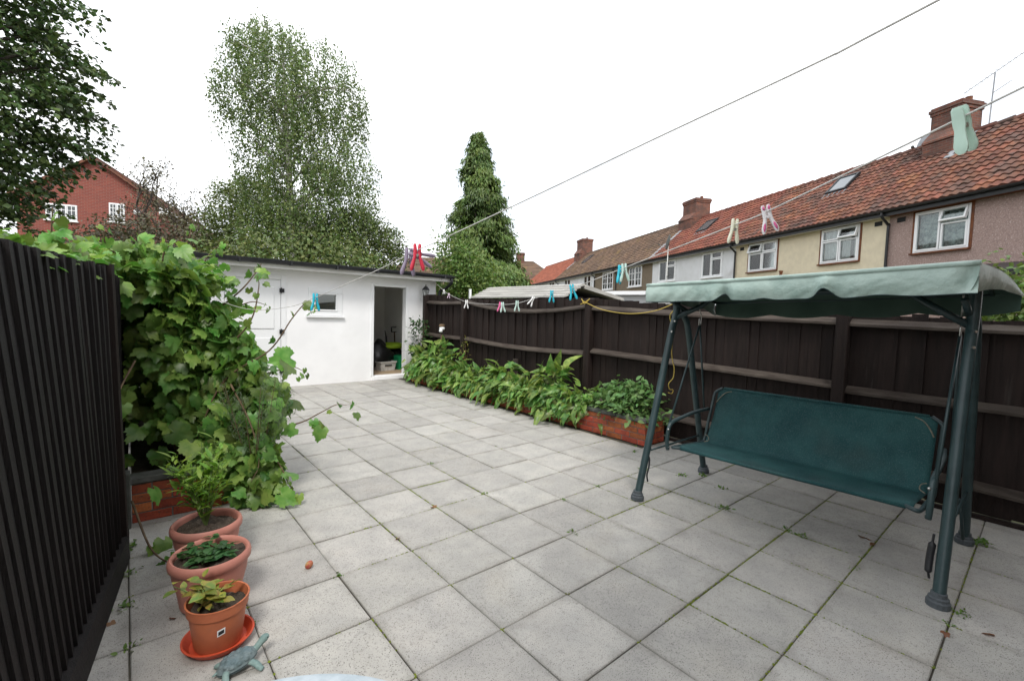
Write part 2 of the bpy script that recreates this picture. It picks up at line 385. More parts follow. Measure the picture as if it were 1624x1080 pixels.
def lance_leaf(w=0.16, droop=0.25, fold=0.25, n=4):
    V = [(0, 0, 0)]; F = []
    xs = np.linspace(0, 1, n + 2)[1:-1]
    for x in xs:
        hw = w * math.sin(math.pi * x ** 0.8)
        V += [(x, 0, -droop * x * x), (x, hw, -droop * x * x + fold * hw), (x, -hw, -droop * x * x + fold * hw)]
    V.append((1, 0, -droop)); e = len(V) - 1
    F += [(0, 2 - 1, 2), (0, 3, 1)]
    for k in range(len(xs) - 1):
        a = 1 + 3 * k; b = a + 3
        F += [(a, b, b + 1), (a, b + 1, a + 1), (a, a + 2, b + 2), (a, b + 2, b)]
    a = 1 + 3 * (len(xs) - 1); F += [(a, e, a + 1), (a, a + 2, e)]
    return np.array(V, float), np.array(F)

def arum_leaf_shape(seed):
    r = np.random.default_rng(seed)
    half = [(0.0, 0.0), (-0.10, 0.13), (-0.12, 0.22), (0.04, 0.27), (0.22, 0.26), (0.45, 0.21), (0.68, 0.14), (0.86, 0.06)]
    w = r.uniform(.75, 1.15); droop = r.uniform(.25, .7); fold = r.uniform(.15, .6)
    V = []; F = []
    mid = [0.0, 0.22, 0.45, 0.68, 0.86, 1.0]
    zf = lambda x, y: -droop * max(x, 0) ** 2 + fold * abs(y) + 0.03 * math.sin(9 * x + 20 * abs(y))
    for x in mid: V.append((x, 0, zf(x, 0)))
    for sgn in (1, -1):
        b = len(V)
        for (x, y) in half[1:]: V.append((x, sgn * y * w, zf(x, y * w)))
        # fan strips: lobe: mid0 with 0,1,2,3 ; then along
        T = [(0, b, b + 1), (0, b + 1, b + 2), (0, b + 2, b + 3), (0, b + 3, 1), (1, b + 3, b + 4), (1, b + 4, 2), (2, b + 4, b + 5), (2, b + 5, 3), (3, b + 5, b + 6), (3, b + 6, 4), (4, b + 6, 5)]
        F += [t if sgn < 0 else (t[0], t[2], t[1]) for t in T]
    return np.array(V, float), np.array(F)

DIAMOND = (np.array([(0, 0, 0), (.5, .36, .06), (1, 0, -.05), (.5, -.36, .06)], float), np.array([(0, 2, 1), (0, 3, 2)]))
SPRAY = (np.array([(0, 0, 0), (.35, .17, .0), (1, .05, -.25), (.45, -.16, 0)], float), np.array([(0, 2, 1), (0, 3, 2)]))
NEEDLE = (np.array([(0, 0, 0), (.5, .05, .02), (1, 0, 0), (.5, -.05, .02)], float), np.array([(0, 2, 1), (0, 3, 2)]))
LANCE = lance_leaf()
LANCE_W = lance_leaf(0.27, 0.2, 0.2)
VINES = [vine_leaf_shape(s) for s in range(8)]
ARUMS = [arum_leaf_shape(s) for s in range(5)]

def leaf_mesh(name, tpl, mat):
    me = bpy.data.meshes.new(name); me.from_pydata(tpl[0].tolist(), [], tpl[1].tolist()); me.materials.append(mat)
    me.polygons.foreach_set('use_smooth', [True] * len(me.polygons)); me.update(); return me

def scatter(name, tpls, T, Nn, P, S, mat, parent=None, tint=None, smooth=True):
    """one joined mesh of many leaves; tpls is a list, picked in turn"""
    if not isinstance(tpls, list): tpls = [tpls]
    B = basis(T, Nn); n = len(P)
    if tint is None: tint = rng.random(n)
    VV = []; FF = []; TT = []; off = 0
    for k, (tv, tf) in enumerate(tpls):
        idx = np.arange(k, n, len(tpls))
        if not len(idx): continue
        V = np.einsum('nij,vj->nvi', B[idx], tv) * S[idx][:, None, None] + P[idx][:, None, :]
        F = tf[None] + (np.arange(len(idx)) * len(tv))[:, None, None] + off
        VV.append(V.reshape(-1, 3)); FF.append(F.reshape(-1, 3)); TT.append(np.repeat(tint[idx], len(tf)))
        off += len(idx) * len(tv)
    V = np.vstack(VV); F = np.vstack(FF); t = np.concatenate(TT)
    me = bpy.data.meshes.new(name)
    me.vertices.add(len(V)); me.vertices.foreach_set('co', V.ravel().astype(np.float32))
    me.loops.add(F.size); me.loops.foreach_set('vertex_index', F.ravel().astype(np.int32))
    me.polygons.add(len(F)); me.polygons.foreach_set('loop_start', np.arange(0, F.size, 3, dtype=np.int32))
    at = me.attributes.new('tint', 'FLOAT', 'FACE'); at.data.foreach_set('value', t.astype(np.float32))
    me.materials.append(mat)
    if smooth: me.polygons.foreach_set('use_smooth', np.ones(len(F), bool))
    me.update(calc_edges=True); me.validate()
    return link_obj(name, me, parent)

def leaf_objects(meshes, T, Nn, P, S, parent, name='leaf'):
    B = basis(T, Nn)
    for i in range(len(P)):
        o = bpy.data.objects.new(name, meshes[i % len(meshes)]); COL.objects.link(o); o.parent = parent
        b = B[i] * S[i]
        o.matrix_local = Matrix(((b[0, 0], b[0, 1], b[0, 2], P[i][0]), (b[1, 0], b[1, 1], b[1, 2], P[i][1]), (b[2, 0], b[2, 1], b[2, 2], P[i][2]), (0, 0, 0, 1)))

FX = np.array([0.7634, -0.6460, 0.0]); FW = np.array([0.6460, 0.7634, 0.0]); UP = np.array([0, 0, 1.0])

# ================================================================== THE SETTING
g = MB(); g.add([(-300, -300, -0.06), (400, -300, -0.06), (400, 400, -0.06), (-300, 400, -0.06)], [(0, 1, 2, 3)])
tag(g.build('ground', M['earth']), kind='structure')

S = 0.45
pb = MB(); pb.box(-1.45, -2.9, -0.055, 4.18, 7.1, -0.010)
patio = tag(pb.build('patio', M['bed']), kind='structure')
mb = MB(); mb.box(-.2220, -.2220, -.04, .2220, .2220, 0)
slab_me = mb.mesh('paving_slab', M['slab'], bevel=0.004)
slab_cut = MB().box(-.2215, -.2215, -.04, .03, .2215, 0).mesh('paving_slab_cut', M['slab'], bevel=0.004)
for j in range(-6, 16):
    for i in range(-3, 10):
        cx, cy = (i + .5) * S, (j + .5) * S
        if i >= 8 and cy > 1.0: continue
        if j == 15 and False: continue
        if i == 9: me_ = slab_cut
        else: me_ = slab_me
        o = link_obj('paving_slab', me_, patio, (cx + rng.normal(0, .0012), cy + rng.normal(0, .0012), rng.normal(-.001, .0018)))
        o.rotation_euler = (rng.normal(0, .0035), rng.normal(0, .0035), rng.normal(0, .0016))

# moss and fine litter along the joints
ms = MB()
def mossy(x, y):   # patches of growth: stronger towards the swing seat and the left wall
    v = math.sin(1.7 * x + 0.6) * math.sin(1.3 * y - 0.4) + 0.7 * math.sin(3.1 * x - 2.2 * y + 1)
    return v + (0.75 if (x > 0.9 and y < 1.2) else 0) + (.4 if x < -.4 else 0)
for k in range(13000):
    if rng.random() < .5: x = round(rng.uniform(-1, 9.4)) * S; y = rng.uniform(-2, 5.5)
    else: x = rng.uniform(-.9, 4.15); y = round(rng.uniform(-4, 12)) * S
    if x > 4.15 or (x > 3.6 and y > .9): continue
    corner = abs(x / S - round(x / S)) < .04 and abs(y / S - round(y / S)) < .04
    if mossy(x, y) < rng.uniform(.15, 1.3) and not (corner and rng.random() < .4): continue
    r = rng.uniform(.003, .0075); a = rng.uniform(0, 6.28)
    x += rng.normal(0, .0022); y += rng.normal(0, .0022)
    p = [(x + r * 1.3 * math.cos(a + q * 1.257), y + r * 1.3 * math.sin(a + q * 1.257), -.006) for q in range(5)]
    ms.add(p + [(x, y, -.002 + r * .55)], [(q, (q + 1) % 5, 5) for q in range(5)], 0, rng.random())
tag(ms.build('joint_moss', M['moss'], smooth=True), 'low green moss filling the joints between the paving slabs', 'moss', kind='stuff')

# ================================================================== OUTBUILDING at the end of the garden
SY = 7.1
ob = root('outbuilding', 'white rendered flat-roofed outbuilding across the end of the patio', 'outbuilding', (0, SY, 0))
w = MB()
holes = [(3.05, 3.78, 0.085, 1.985), (1.78, 2.36, 1.36, 1.84), (0.36, 1.30, 0.05, 2.0)]
wall_holes(w, -.95, 4.52, -.05, 2.2, holes, 0, .16)
o = w.build('front_wall', M['render'], ob)
w = MB(); w.box(4.36, .165, -.05, 4.52, 2.3, 2.2); w.build('side_wall', M['render'], ob)
w = MB(); w.box(-.95, .165, -.05, -.8, 2.3, 2.2); w.build('side_wall', M['render'], ob)
w = MB(); w.box(-.95, 2.305, -.05, 4.52, 2.45, 2.2); w.build('back_wall', M['interior'], ob)
w = MB(); w.box(-.79, .165, -.05, 4.355, 2.3, .08); w.build('floor', M['tanfloor'], ob)
w = MB(); w.box(-.79, .17, 2.12, 4.355, 2.3, 2.19); w.build('ceiling', M['interior'], ob)
w = MB(); w.box(4.345, .17, .081, 4.357, 2.3, 2.119); w.build('inner_wall', M['interior'], ob)
# door step / threshold
w = MB(); w.box(3.03, -.035, .0, 3.80, .15, .083); w.build('threshold', M['render'], ob, bevel=.006)
# roof: felt deck, white soffit board, black edge, gutter with brackets, downpipe
w = MB(); w.hexa([(-1.1, -.30, 2.235), (4.72, -.30, 2.235), (4.72, 2.6, 2.30), (-1.1, 2.6, 2.30), (-1.1, -.30, 2.285), (4.72, -.30, 2.285), (4.72, 2.6, 2.36), (-1.1, 2.6, 2.36)])
roof = w.build('roof', M['felt'], ob)
w = MB(); w.box(-1.09, -.292, 2.168, 4.70, .002, 2.20); w.build('soffit', M['offwhite'], roof)
w = MB(); w.box(-1.09, -.318, 2.15, 4.715, -.302, 2.245); w.build('fascia', M['offwhite'], roof)
def half_gutter(mbx, x0, x1, yc, zc, r, seg=8, th=.006, axis='x'):
    pr = [(math.cos(math.pi + math.pi * k / seg), math.sin(math.pi + math.pi * k / seg)) for k in range(seg + 1)]
    out = [(yc + r * a, zc + r * b) for a, b in pr]; inn = [(yc + (r - th) * a, zc + (r - th) * b) for a, b in pr]
    loop = out + inn[::-1]; n = len(loop)
    vs = [(x0, a, b) for a, b in loop] + [(x1, a, b) for a, b in loop]
    fs = [(k, (k + 1) % n, n + (k + 1) % n, n + k) for k in range(n)]
    mbx.add(vs, fs)
    for k in range(seg):
        q = [k, k + 1, n - 2 - k, n - 1 - k]; mbx.add([vs[i] for i in q], [(0, 1, 2, 3)]); mbx.add([vs[n + i] for i in q], [(3, 2, 1, 0)])
w = MB(); half_gutter(w, -1.1, 4.76, -.375, 2.275, .055); gut = w.build('gutter', M['black_plastic'], ob)
w = MB(); w.hexa([(-1.1, -.34, 2.288), (4.74, -.34, 2.288), (4.74, -.18, 2.288), (-1.1, -.18, 2.288), (-1.1, -.34, 2.306), (4.74, -.34, 2.306), (4.74, -.18, 2.312), (-1.1, -.18, 2.312)])
w.build('roof_edge_trim', M['black_plastic'], roof)
w = MB(); w.box(-.018, -.064, -.062, .018, .062, .002); w.box(-.018, .04, -.02, .018, .064, .02)
br = w.mesh('gutter_bracket', M['black_plastic'])
for x in (.55, 1.35, 2.15, 2.95, 3.75, 4.5): link_obj('gutter_bracket', br, gut, (x, -.375, 2.275))
w = MB(); w.tube(curve([(4.70, -.37, 2.24), (4.70, -.36, 2.12), (4.66, -.12, 1.98), (4.60, -.03, 1.88), (4.60, -.03, 1.2), (4.60, -.03, .02)], 6), .034, 10)
w.build('downpipe', M['black_plastic'], ob, smooth=True)
for z in (.5, 1.3):
    w = MB(); w.tube([(4.60, -.03, z - .02), (4.60, -.03, z + .02)], .043, 10); w.build('pipe_clip', M['black_plastic'], ob)
# casement window
def upvc_window(parent, x0, x1, z0, z1, y=.0, bar=.065, curtain=False):
    f = MB(); d0, d1 = y - .022, y + .06
    f.box(x0 - .03, d0, z0 - .03, x1 + .03, d1, z0 + bar); f.box(x0 - .03, d0, z1 - bar, x1 + .03, d1, z1 + .03)
    f.box(x0 - .03, d0 + .0015, z0 + bar, x0 + bar, d1, z1 - bar); f.box(x1 - bar, d0 + .0015, z0 + bar, x1 + .03, d1, z1 - bar)
    wn_ = f.build('window', M['upvc'], parent, bevel=.005)
    s = MB(); a = bar + .002; b = bar + .03
    s.box(x0 + a, d0 - .014, z0 + a, x1 - a, d1 - .02, z0 + b); s.box(x0 + a, d0 - .014, z1 - b, x1 - a, d1 - .02, z1 - a)
    s.box(x0 + a, d0 - .0125, z0 + b, x0 + b, d1 - .02, z1 - b); s.box(x1 - b, d0 - .0125, z0 + b, x1 - a, d1 - .02, z1 - b)
    s.build('casement', M['upvc'], wn_, bevel=.004)
    p = MB(); p.box(x0 + b, y + .012, z0 + b, x1 - b, y + .018, z1 - b); p.build('pane', M['glass'], wn_)
    q = MB(); q.box(x0 - .07, y - .06, z0 - .062, x1 + .07, y + .03, z0 - .034); q.build('sill', M['upvc'], wn_, bevel=.005)
    return wn_
upvc_window(ob, 1.78, 2.36, 1.36, 1.84)
# white panelled door with black hinges
f = MB(); f.box(.30, -.018, .03, .385, .05, 2.06); f.box(1.275, -.018, .03, 1.36, .05, 2.06); f.box(.385, -.017, 1.975, 1.275, .05, 2.06)
df = f.build('door_frame', M['upvc'], ob, bevel=.004)
f = MB(); f.box(.392, -.01, .06, 1.268, .04, 1.968); dr = f.build('door', M['upvc'], ob, bevel=.004)
for (z0, z1) in ((1.08, 1.84), (.2, .92)):
    f = MB(); f.box(.50, -.024, z0, 1.16, -.008, z1); f.build('door_panel', M['upvc'], dr, bevel=.01)
f = MB(); f.box(1.245, -.04, -.035, 1.325, -.0185, .035); f.tube([(1.272, -.04, -.05), (1.272, -.04, .05)], .012, 8)
hg = f.mesh('hinge', M['black_plastic'])
for z in (1.78, 1.03, .3): link_obj('hinge', hg, dr, (0, 0, z))
f = MB(); f.box(.405, -.03, .98, .435, -.012, 1.14); f.tube([(.42, -.05, 1.1), (.53, -.05, 1.1)], .01, 6); f.build('door_handle', M['steel'], dr)
# open doorway lining
f = MB(); f.box(2.99, -.014, .09, 3.052, .15, 2.03); f.box(3.778, -.014, .09, 3.84, .15, 2.03); f.box(3.052, -.013, 1.972, 3.778, .15, 2.03)
f.build('doorway_lining', M['upvc'], ob, bevel=.004)

# interior clutter seen through the doorway
crate = root('plastic_crate', 'white plastic crate with handle slots on the outbuilding floor', 'crate', (3.70, 7.95, .081), .12)
def crate_body(L, W, H, th=.012, fl=.03):
    m_ = MB(); l, w_ = L / 2, W / 2
    for (sx, sy) in ((1, 0), (-1, 0), (0, 1), (0, -1)):
        if sx: a = [(sx * l, -w_), (sx * l, w_), (sx * (l + fl), w_ + fl), (sx * (l + fl), -w_ - fl)]
        else: a = [(-l, sy * w_), (l, sy * w_), (l + fl, sy * (w_ + fl)), (-l - fl, sy * (w_ + fl))]
        nx, ny = sx * th, sy * th
        b0, b1, t1, t0 = a
        p = [(b0[0], b0[1], 0), (b1[0], b1[1], 0), (b1[0] - nx, b1[1] - ny, 0), (b0[0] - nx, b0[1] - ny, 0),
             (t0[0], t0[1], H), (t1[0], t1[1], H), (t1[0] - nx, t1[1] - ny, H), (t0[0] - nx, t0[1] - ny, H)]
        m_.hexa(p)
    m_.box(-l, -w_, .004, l, w_, .014)
    return m_
M['white_plastic'] = pmat('grubby_white_plastic', (0.66, 0.66, 0.64), (0.48, 0.48, 0.46), 9, 0.5)
M['green_plastic'] = pmat('green_plastic', (0.02, 0.30, 0.12), (0.015, 0.25, 0.10), 9, 0.45)
M['lime_plastic'] = pmat('lime_plastic', (0.36, 0.55, 0.03), (0.30, 0.48, 0.03), 12, 0.5, 0.4, 40)
M['binbag'] = pmat('black_polythene', (0.008, 0.008, 0.009), None, rough=0.28, bump=0.5, bscale=25, spec=0.5)
crate_body(.36, .26, .2).build('body', M['white_plastic'], crate)
m_ = MB(); m_.box(-.22, -.17, .185, .22, -.155, .215); m_.box(-.22, .155, .185, .22, .17, .215); m_.box(-.222, -.153, .186, -.205, .153, .214); m_.box(.205, -.153, .186, .222, .153, .214)
m_.build('rim', M['white_plastic'], crate)
m_ = MB(); m_.box(-.09, -.162, .11, .09, -.14, .14); m_.build('handle_slot', M['dark'], crate)
for x in (-.1, 0, .1):
    m_ = MB(); m_.box(x - .012, -.142, .02, x + .012, -.131, .08); m_.build('rib', M['white_plastic'], crate)
gc = root('storage_box', 'green plastic storage box behind the door jamb in the outbuilding', 'box', (4.12, 8.02, .081), .1)
crate_body(.26, .26, .30).build('body', M['green_plastic'], gc)
m_ = MB(); m_.box(-.17, -.17, .285, .17, -.155, .325); m_.box(-.17, .155, .285, .17, .17, .325); m_.box(-.17, -.154, .286, -.155, .154, .324); m_.box(.155, -.154, .286, .17, .154, .324)
m_.build('rim', M['green_plastic'], gc)
m_ = MB(); m_.box(-.05, -.17, .2, .05, -.15, .22); m_.build('handle', M['green_plastic'], gc)
def blob(name, mat, c, rad, sx, sy, sz, seed, amp=.18, n=(26, 16), peak=None):
    r = np.random.default_rng(seed); b = MB(); b.ball((0, 0, 0), 1.0, nu=n[0], nv=n[1])
    V = np.array(b.v); ph = r.uniform(0, 6.28, 9); fr = r.uniform(2, 6, (9, 3))
    d = sum(np.sin(V @ fr[k] + ph[k]) for k in range(9)) / 9
    V = V * (1 + amp * d[:, None] * 2)
    if peak is not None:
        q = np.clip((V[:, 2] - .3) / .7, 0, 1); V[:, 2] += q ** 2 * peak; V[:, :2] *= (1 - .55 * q ** 1.2)[:, None]
    V *= np.array([sx, sy, sz]) * rad
    V[:, 2] = np.maximum(V[:, 2], -rad * sz * .62)
    b.v = [tuple(p) for p in V]
    return b.build(name, mat, None, smooth=True, loc=c)
tag(blob('rubbish_bag', M['binbag'], (3.66, 8.22, .36), .36, 1.1, .8, .95, 3, .2, peak=.35), 'black polythene rubbish sack slumped behind the white crate', 'rubbish sack')
tag(blob('garden_cushion', M['lime_plastic'], (4.08, 8.25, .62), .24, 1.15, .8, .38, 5, .16), 'crumpled lime green plastic sheet resting on the stored clutter', 'plastic sheet')
tag(blob('compost_sack', M['binbag'], (4.14, 8.42, .32), .34, .62, .55, .9, 9, .12), 'dark sack standing behind the green storage box', 'sack')
sp = root('garden_spade', 'dark handled garden spade leaning against the inside wall', 'spade', (4.28, 8.62, .081))
m_ = MB(); m_.tube([(0, 0, .28), (.02, .1, .85)], .016, 8); m_.build('shaft', M['stalk'], sp, smooth=True)
m_ = MB(); m_.box(-.07, .08, .84, .11, .11, .86); m_.box(-.07, .085, .862, -.05, .115, .96); m_.box(.09, .085, .862, .11, .115, .96); m_.box(-.07, .085, .962, .11, .115, .98); m_.build('handle', M['black_plastic'], sp)
m_ = MB(); m_.box(-.09, -.012, .0, .09, -.004, .28); m_.build('blade', M['dark'], sp)
tl = root('trowel', 'black handled hand tool standing in the clutter by the spade', 'hand tool', (3.98, 8.45, .60))
m_ = MB(); m_.tube([(0, 0, 0), (-.03, 0, .24)], [.03, .022], 8); m_.build('handle', M['dark'], tl, smooth=True)
m_ = MB(); m_.tube([(-.03, 0, .24), (-.06, 0, .38)], [.016, .008], 8); m_.build('shank', M['dark'], tl, smooth=True)
hk = root('hook_bracket', 'small black bracket fixed on the inside wall by the doorway', 'bracket', (4.34, 8.1, 1.38))
m_ = MB(); m_.box(-.03, -.05, -.12, 0, .05, .12); m_.build('plate', M['black_plastic'], hk, bevel=.01)
m_ = MB(); m_.tube([(-.03, 0, .04), (-.1, 0, .02), (-.1, 0, .07)], .014, 6); m_.build('hook', M['black_plastic'], hk)

# wall lantern
ln = root('wall_lantern', 'black traditional wall lantern beside the outbuilding doorway', 'lantern', (4.19, SY, 1.74))
m_ = MB(); m_.lathe([(0, -.03), (.045, -.03), (.06, -.015), (.06, 0.0)], 16); bp = m_.build('back_plate', M['black_plastic'], ln, smooth=True)
bp.rotation_euler = (R_(90), 0, 0); bp.location = (0, -.004, 0)
m_ = MB(); m_.tube(curve([(0, -.03, 0), (0, -.09, -.02), (0, -.13, .02), (0, -.13, .06)], 6), .013, 8); m_.build('arm', M['black_plastic'], ln, smooth=True)
m_ = MB(); m_.lathe([(.0, .05), (.03, .055), (.05, .07), (.052, .08), (0, .08)], 6, (0, -.13, 0)); m_.build('base_cup', M['black_plastic'], ln)
m_ = MB(); m_.lathe([(.048, .082), (.078, .205)], 6, (0, -.13, 0)); m_.build('glass_body', M['lampglass'], ln)
m_ = MB()
for k in range(6):
    a = 2 * math.pi * k / 6
    m_.tube([(.05 * math.cos(a), -.13 + .05 * math.sin(a), .08), (.081 * math.cos(a), -.13 + .081 * math.sin(a), .207)], .005, 5)
m_.build('cage', M['black_plastic'], ln)
m_ = MB(); m_.lathe([(.078, .205), (.092, .207), (.088, .22), (.055, .265), (.03, .285), (.012, .29), (.008, .305), (.014, .315), (.0, .335)], 6, (0, -.13, 0)); m_.build('hood', M['black_plastic'], ln)
m_ = MB(); m_.ball((0, -.13, .13), .024, sz=1.5); m_.build('bulb', M['upvc'], ln, smooth=True)

# ================================================================== RIGHT FENCE (rails and posts on our side)
fr = root('boarded_fence', 'dark brown close-boarded fence with pale weathered rails along the right side', 'fence', (4.2, 0, 0))
def topz(y):
    return float(np.interp(y, [-4, -1.9, -.84, -.70, 1.0, 2.22, 3.25, 4.2, 5.4, 6.3, 7.1], [1.50, 1.545, 1.60, 1.625, 1.668, 1.745, 1.745, 1.735, 1.75, 1.83, 1.85]))
y = -4.0; k = 0; pitch = .094
boards = []
for var in range(4):
    wv = .104 + .006 * var; b = MB()
    b.hexa([(.0, 0, 0), (.024, 0, 0), (.010, wv, 0), (.0, wv, 0), (.0, 0, 1), (.024, 0, 1), (.010, wv, 1), (.0, wv, 1)])
    boards.append(b.mesh('board', M['fence']))
while y < 6.95:
    o = link_obj('board', boards[k % 4], fr, (.012 + rng.normal(0, .002) + .004 * math.sin(y * 2.1), y, .03 + rng.uniform(0, .02)))
    zt = topz(y) + rng.normal(0, .006)
    o.scale = (1, 1, zt - o.location[2]); o.rotation_euler = (rng.normal(0, .003), rng.normal(0, .006), rng.normal(-.03, .02))
    y += pitch + rng.normal(0, .002); k += 1
POSTS = [6.88, 5.38, 2.22, -.80, -3.7]
for py in POSTS:
    m_ = MB(); h = topz(py) - .02
    m_.hexa([(-.10, -.05, -.05), (.0, -.05, -.05), (.0, .05, -.05), (-.10, .05, -.05), (-.10, -.05, h), (.0, -.05, h + .012), (.0, .05, h + .012), (-.10, .05, h)])
    m_.build('post', M['fence'], fr, bevel=.006, loc=(-.004, py, 0))
def rail(y0, y1, zs, name='rail', wdt=.075):
    m_ = MB(); n = 10
    ys = np.linspace(y0, y1, n + 1); zz = np.interp(np.linspace(0, 1, n + 1), np.linspace(0, 1, len(zs)), zs)
    if len(zs) == 3:
        t = np.linspace(0, 1, n + 1); zz = zs[0] * (1 - t) * (1 - 2 * t) + 4 * zs[1] * t * (1 - t) + zs[2] * t * (2 * t - 1)
    sec = [(-.002, -.035), (-wdt, -.028), (-wdt, -.006), (-.002, .038)]
    vs = []; fs = []
    for i in range(n + 1):
        bow = .02 * math.sin(math.pi * i / n)
        for (a, c) in sec: vs.append((a - bow * (.0 if a > -.01 else 1) * .4, ys[i], zz[i] + c))
    for i in range(n):
        for q in range(4): fs.append((i * 4 + q, i * 4 + (q + 1) % 4, (i + 1) * 4 + (q + 1) % 4, (i + 1) * 4 + q))
    fs += [(0, 1, 2, 3), (n * 4 + 3, n * 4 + 2, n * 4 + 1, n * 4)]
    m_.add(vs, fs); return m_.build('rail', M['rail'], fr)
rail(6.83, 5.43, (1.68, 1.66, 1.67)); rail(6.83, 5.43, (.98, .965, .97)); rail(6.83, 5.43, (.33, .32, .32))
rail(5.33, 2.27, (1.69, 1.535, 1.63)); rail(5.33, 2.27, (.975, .915, .955)); rail(5.33, 2.27, (.33, .30, .31))
rail(2.17, -.75, (1.60, 1.545, 1.51)); rail(2.17, -.75, (.995, .955, .915)); rail(2.17, -.75, (.31, .29, .28))
rail(-.85, -3.65, (1.50, 1.475, 1.47)); rail(-.85, -3.65, (.885, .872, .87)); rail(-.85, -3.65, (.29, .235, .2))
m_ = MB(); m_.box(-.06, 3.78, .03, -.005, 3.86, .72); m_.build('prop', M['rail'], fr)
m_ = MB(); m_.box(-.03, -4, -.04, .03, 6.98, .028); m_.build('gravel_board', M['fence'], fr)

# ================================================================== LEFT FENCE
lf = root('board_fence', 'near-black overlapped board fence close beside the camera on the left', 'fence')
def left_base(y): return -0.94 + .131 * (y - 1.38)
def left_top(y): return -0.98 + .225 * (y - 1.40)
lb = []
y = 1.36; k = 0
while y > -1.0:
    wv = .094
    b = MB(); zt = 1.685 + .018 * (1.4 - y) / 1.4 + rng.normal(0, .004); z0 = .10 + .04 * rng.random()
    y0, y1 = y - wv, y; dj = rng.normal(0, .004)
    def P_(yy, z, d):
        a = left_base(yy); c = left_top(yy); t = z / 1.69
        return (a + (c - a) * t + d + dj * t, yy + (.006 * math.sin(40 * y) * t if d > .003 and d < .031 else 0), z)
    b.hexa([P_(y0, z0, .004), P_(y0, z0, .030), P_(y1, z0, .013), P_(y1, z0, .004), P_(y0, zt, .004), P_(y0, zt, .030), P_(y1, zt, .013), P_(y1, zt, .004)])
    b.build('board', M['fence_left'], lf)
    g_ = rng.random()
    y -= .062 + (.040 if g_ < .10 else .022 * rng.random()) + rng.normal(0, .002); k += 1
dj = 0.0
def strip(y0, y1, z0, z1, d0, d1, name, mat, par):
    b = MB(); b.hexa([P_(y0, z0, d0), P_(y0, z0, d1), P_(y1, z0, d1), P_(y1, z0, d0), P_(y0, z1, d0), P_(y0, z1, d1), P_(y1, z1, d1), P_(y1, z1, d0)])
    return b.build(name, mat, par)
strip(1.355, 1.405, .02, 1.70, -.02, .042, 'post', M['fence'], lf)
strip(-1.0, 1.35, .0, .135, .0, .05, 'gravel_board', M['fence_left'], lf)
for z in (.35, .95, 1.55): strip(-1.0, 1.35, z, z + .06, -.045, -.001, 'rail', M['fence_left'], lf)
# the further bay, set back a little, running on behind the vine to the outbuilding
lf2 = root('board_fence', 'dark board fence bay half hidden behind the climbing vine', 'fence', (-.95, 1.45, 0), -.014)
b = MB(); b.hexa([(.0, 0, 0), (.024, 0, 0), (.009, .1, 0), (.0, .1, 0), (.0, 0, 1), (.024, 0, 1), (.009, .1, 1), (.0, .1, 1)])
bm2 = b.mesh('board', M['fence_left'])
y = 0.0
while y < 5.5:
    o = link_obj('board', bm2, lf2, (rng.normal(0, .003), y, .05)); o.scale = (1, 1, 1.60 + .02 * math.sin(y) + rng.normal(0, .006))
    y += .085 + rng.normal(0, .002)
for py in (0.0, 2.6, 5.45):
    m_ = MB(); m_.box(-.09, -.05, -.05, -.01, .05, 1.66); m_.build('post', M['fence_left'], lf2, loc=(0, py, 0))
for z in (.35, .95, 1.5):
    m_ = MB(); m_.box(-.06, .055, z, -.002, 5.4, z + .06); m_.build('rail', M['fence_left'], lf2)

# ================================================================== BRICK RAISED BEDS
BL, BH, BD, MJ = .215, .058, .10, .009
bk = MB(); bk.box(-BL / 2, 0, 0, BL / 2, BD, BH); brick_me = bk.mesh('brick', M['brick'], bevel=.003)
bk = MB(); bk.box(-.05, 0, 0, .05, BD, BH); half_me = bk.mesh('brick', M['brick'], bevel=.003)
def brick_run(parent, p0, p1, courses, z0=0.0):
    """bricks from p0 to p1 in plan, outer face on the line, thickness to the left of travel"""
    a = np.array(p0); d = np.array(p1) - a; L = np.linalg.norm(d); d = d / L; ang = math.atan2(d[1], d[0])
    for c in range(courses):
        s = 0.0 if c % 2 == 0 else -(BL + MJ) / 2
        while s < L - .02:
            s0 = max(s, 0); s1 = min(s + BL, L)
            if s1 - s0 > .05:
                mid = a + d * (s0 + s1) / 2
                full = (s1 - s0) > BL * .9
                o = link_obj('brick', brick_me if full else half_me, parent, (mid[0], mid[1], z0 + c * (BH + MJ)))
                if not full: o.scale = ((s1 - s0) / .1, 1, 1)
                else: o.scale = ((s1 - s0) / BL, 1, 1)
                o.rotation_euler = (rng.normal(0, .006), rng.normal(0, .005), ang + rng.normal(0, .006))
            s += BL + MJ
rb = root('raised_bed', 'red brick raised bed with grey coping along the right fence', 'raised bed')
XB = 3.68; Y0, Y1 = .92, 6.62
brick_run(rb, (XB, Y1), (XB, Y0), 4); brick_run(rb, (XB + .103, Y0), (4.08, Y0), 4)
m_ = MB(); m_.box(XB + .006, Y0 + .006, 0, XB + .094, Y1, .262); m_.box(XB + .094, Y0 + .0065, 0, 4.085, Y0 + .094, .2615); m_.build('mortar', M['mortar'], rb)
y = Y0 - .01
while y < Y1:
    L = min(.44, Y1 - y); m_ = MB(); m_.box(XB - .012, y, .268, XB + .13, y + L - .008, .306); m_.build('coping', M['coping'], rb, bevel=.005); y += L
x = XB + .135; m_ = MB(); m_.box(x, Y0 - .011, .2675, 4.1, Y0 + .12, .305); m_.build('coping', M['coping'], rb, bevel=.005)
m_ = MB(); m_.grid(8, 40, lambda u, v: (XB + .09 + u * .36, Y0 + .09 + v * (Y1 - Y0 - .1), .262 + .02 * math.sin(9 * u + 13 * v) + .012 * math.sin(31 * v))); m_.build('soil', M['soil'], rb, smooth=True)
lbed = root('raised_bed', 'low weathered brick raised bed at the foot of the vine', 'raised bed')
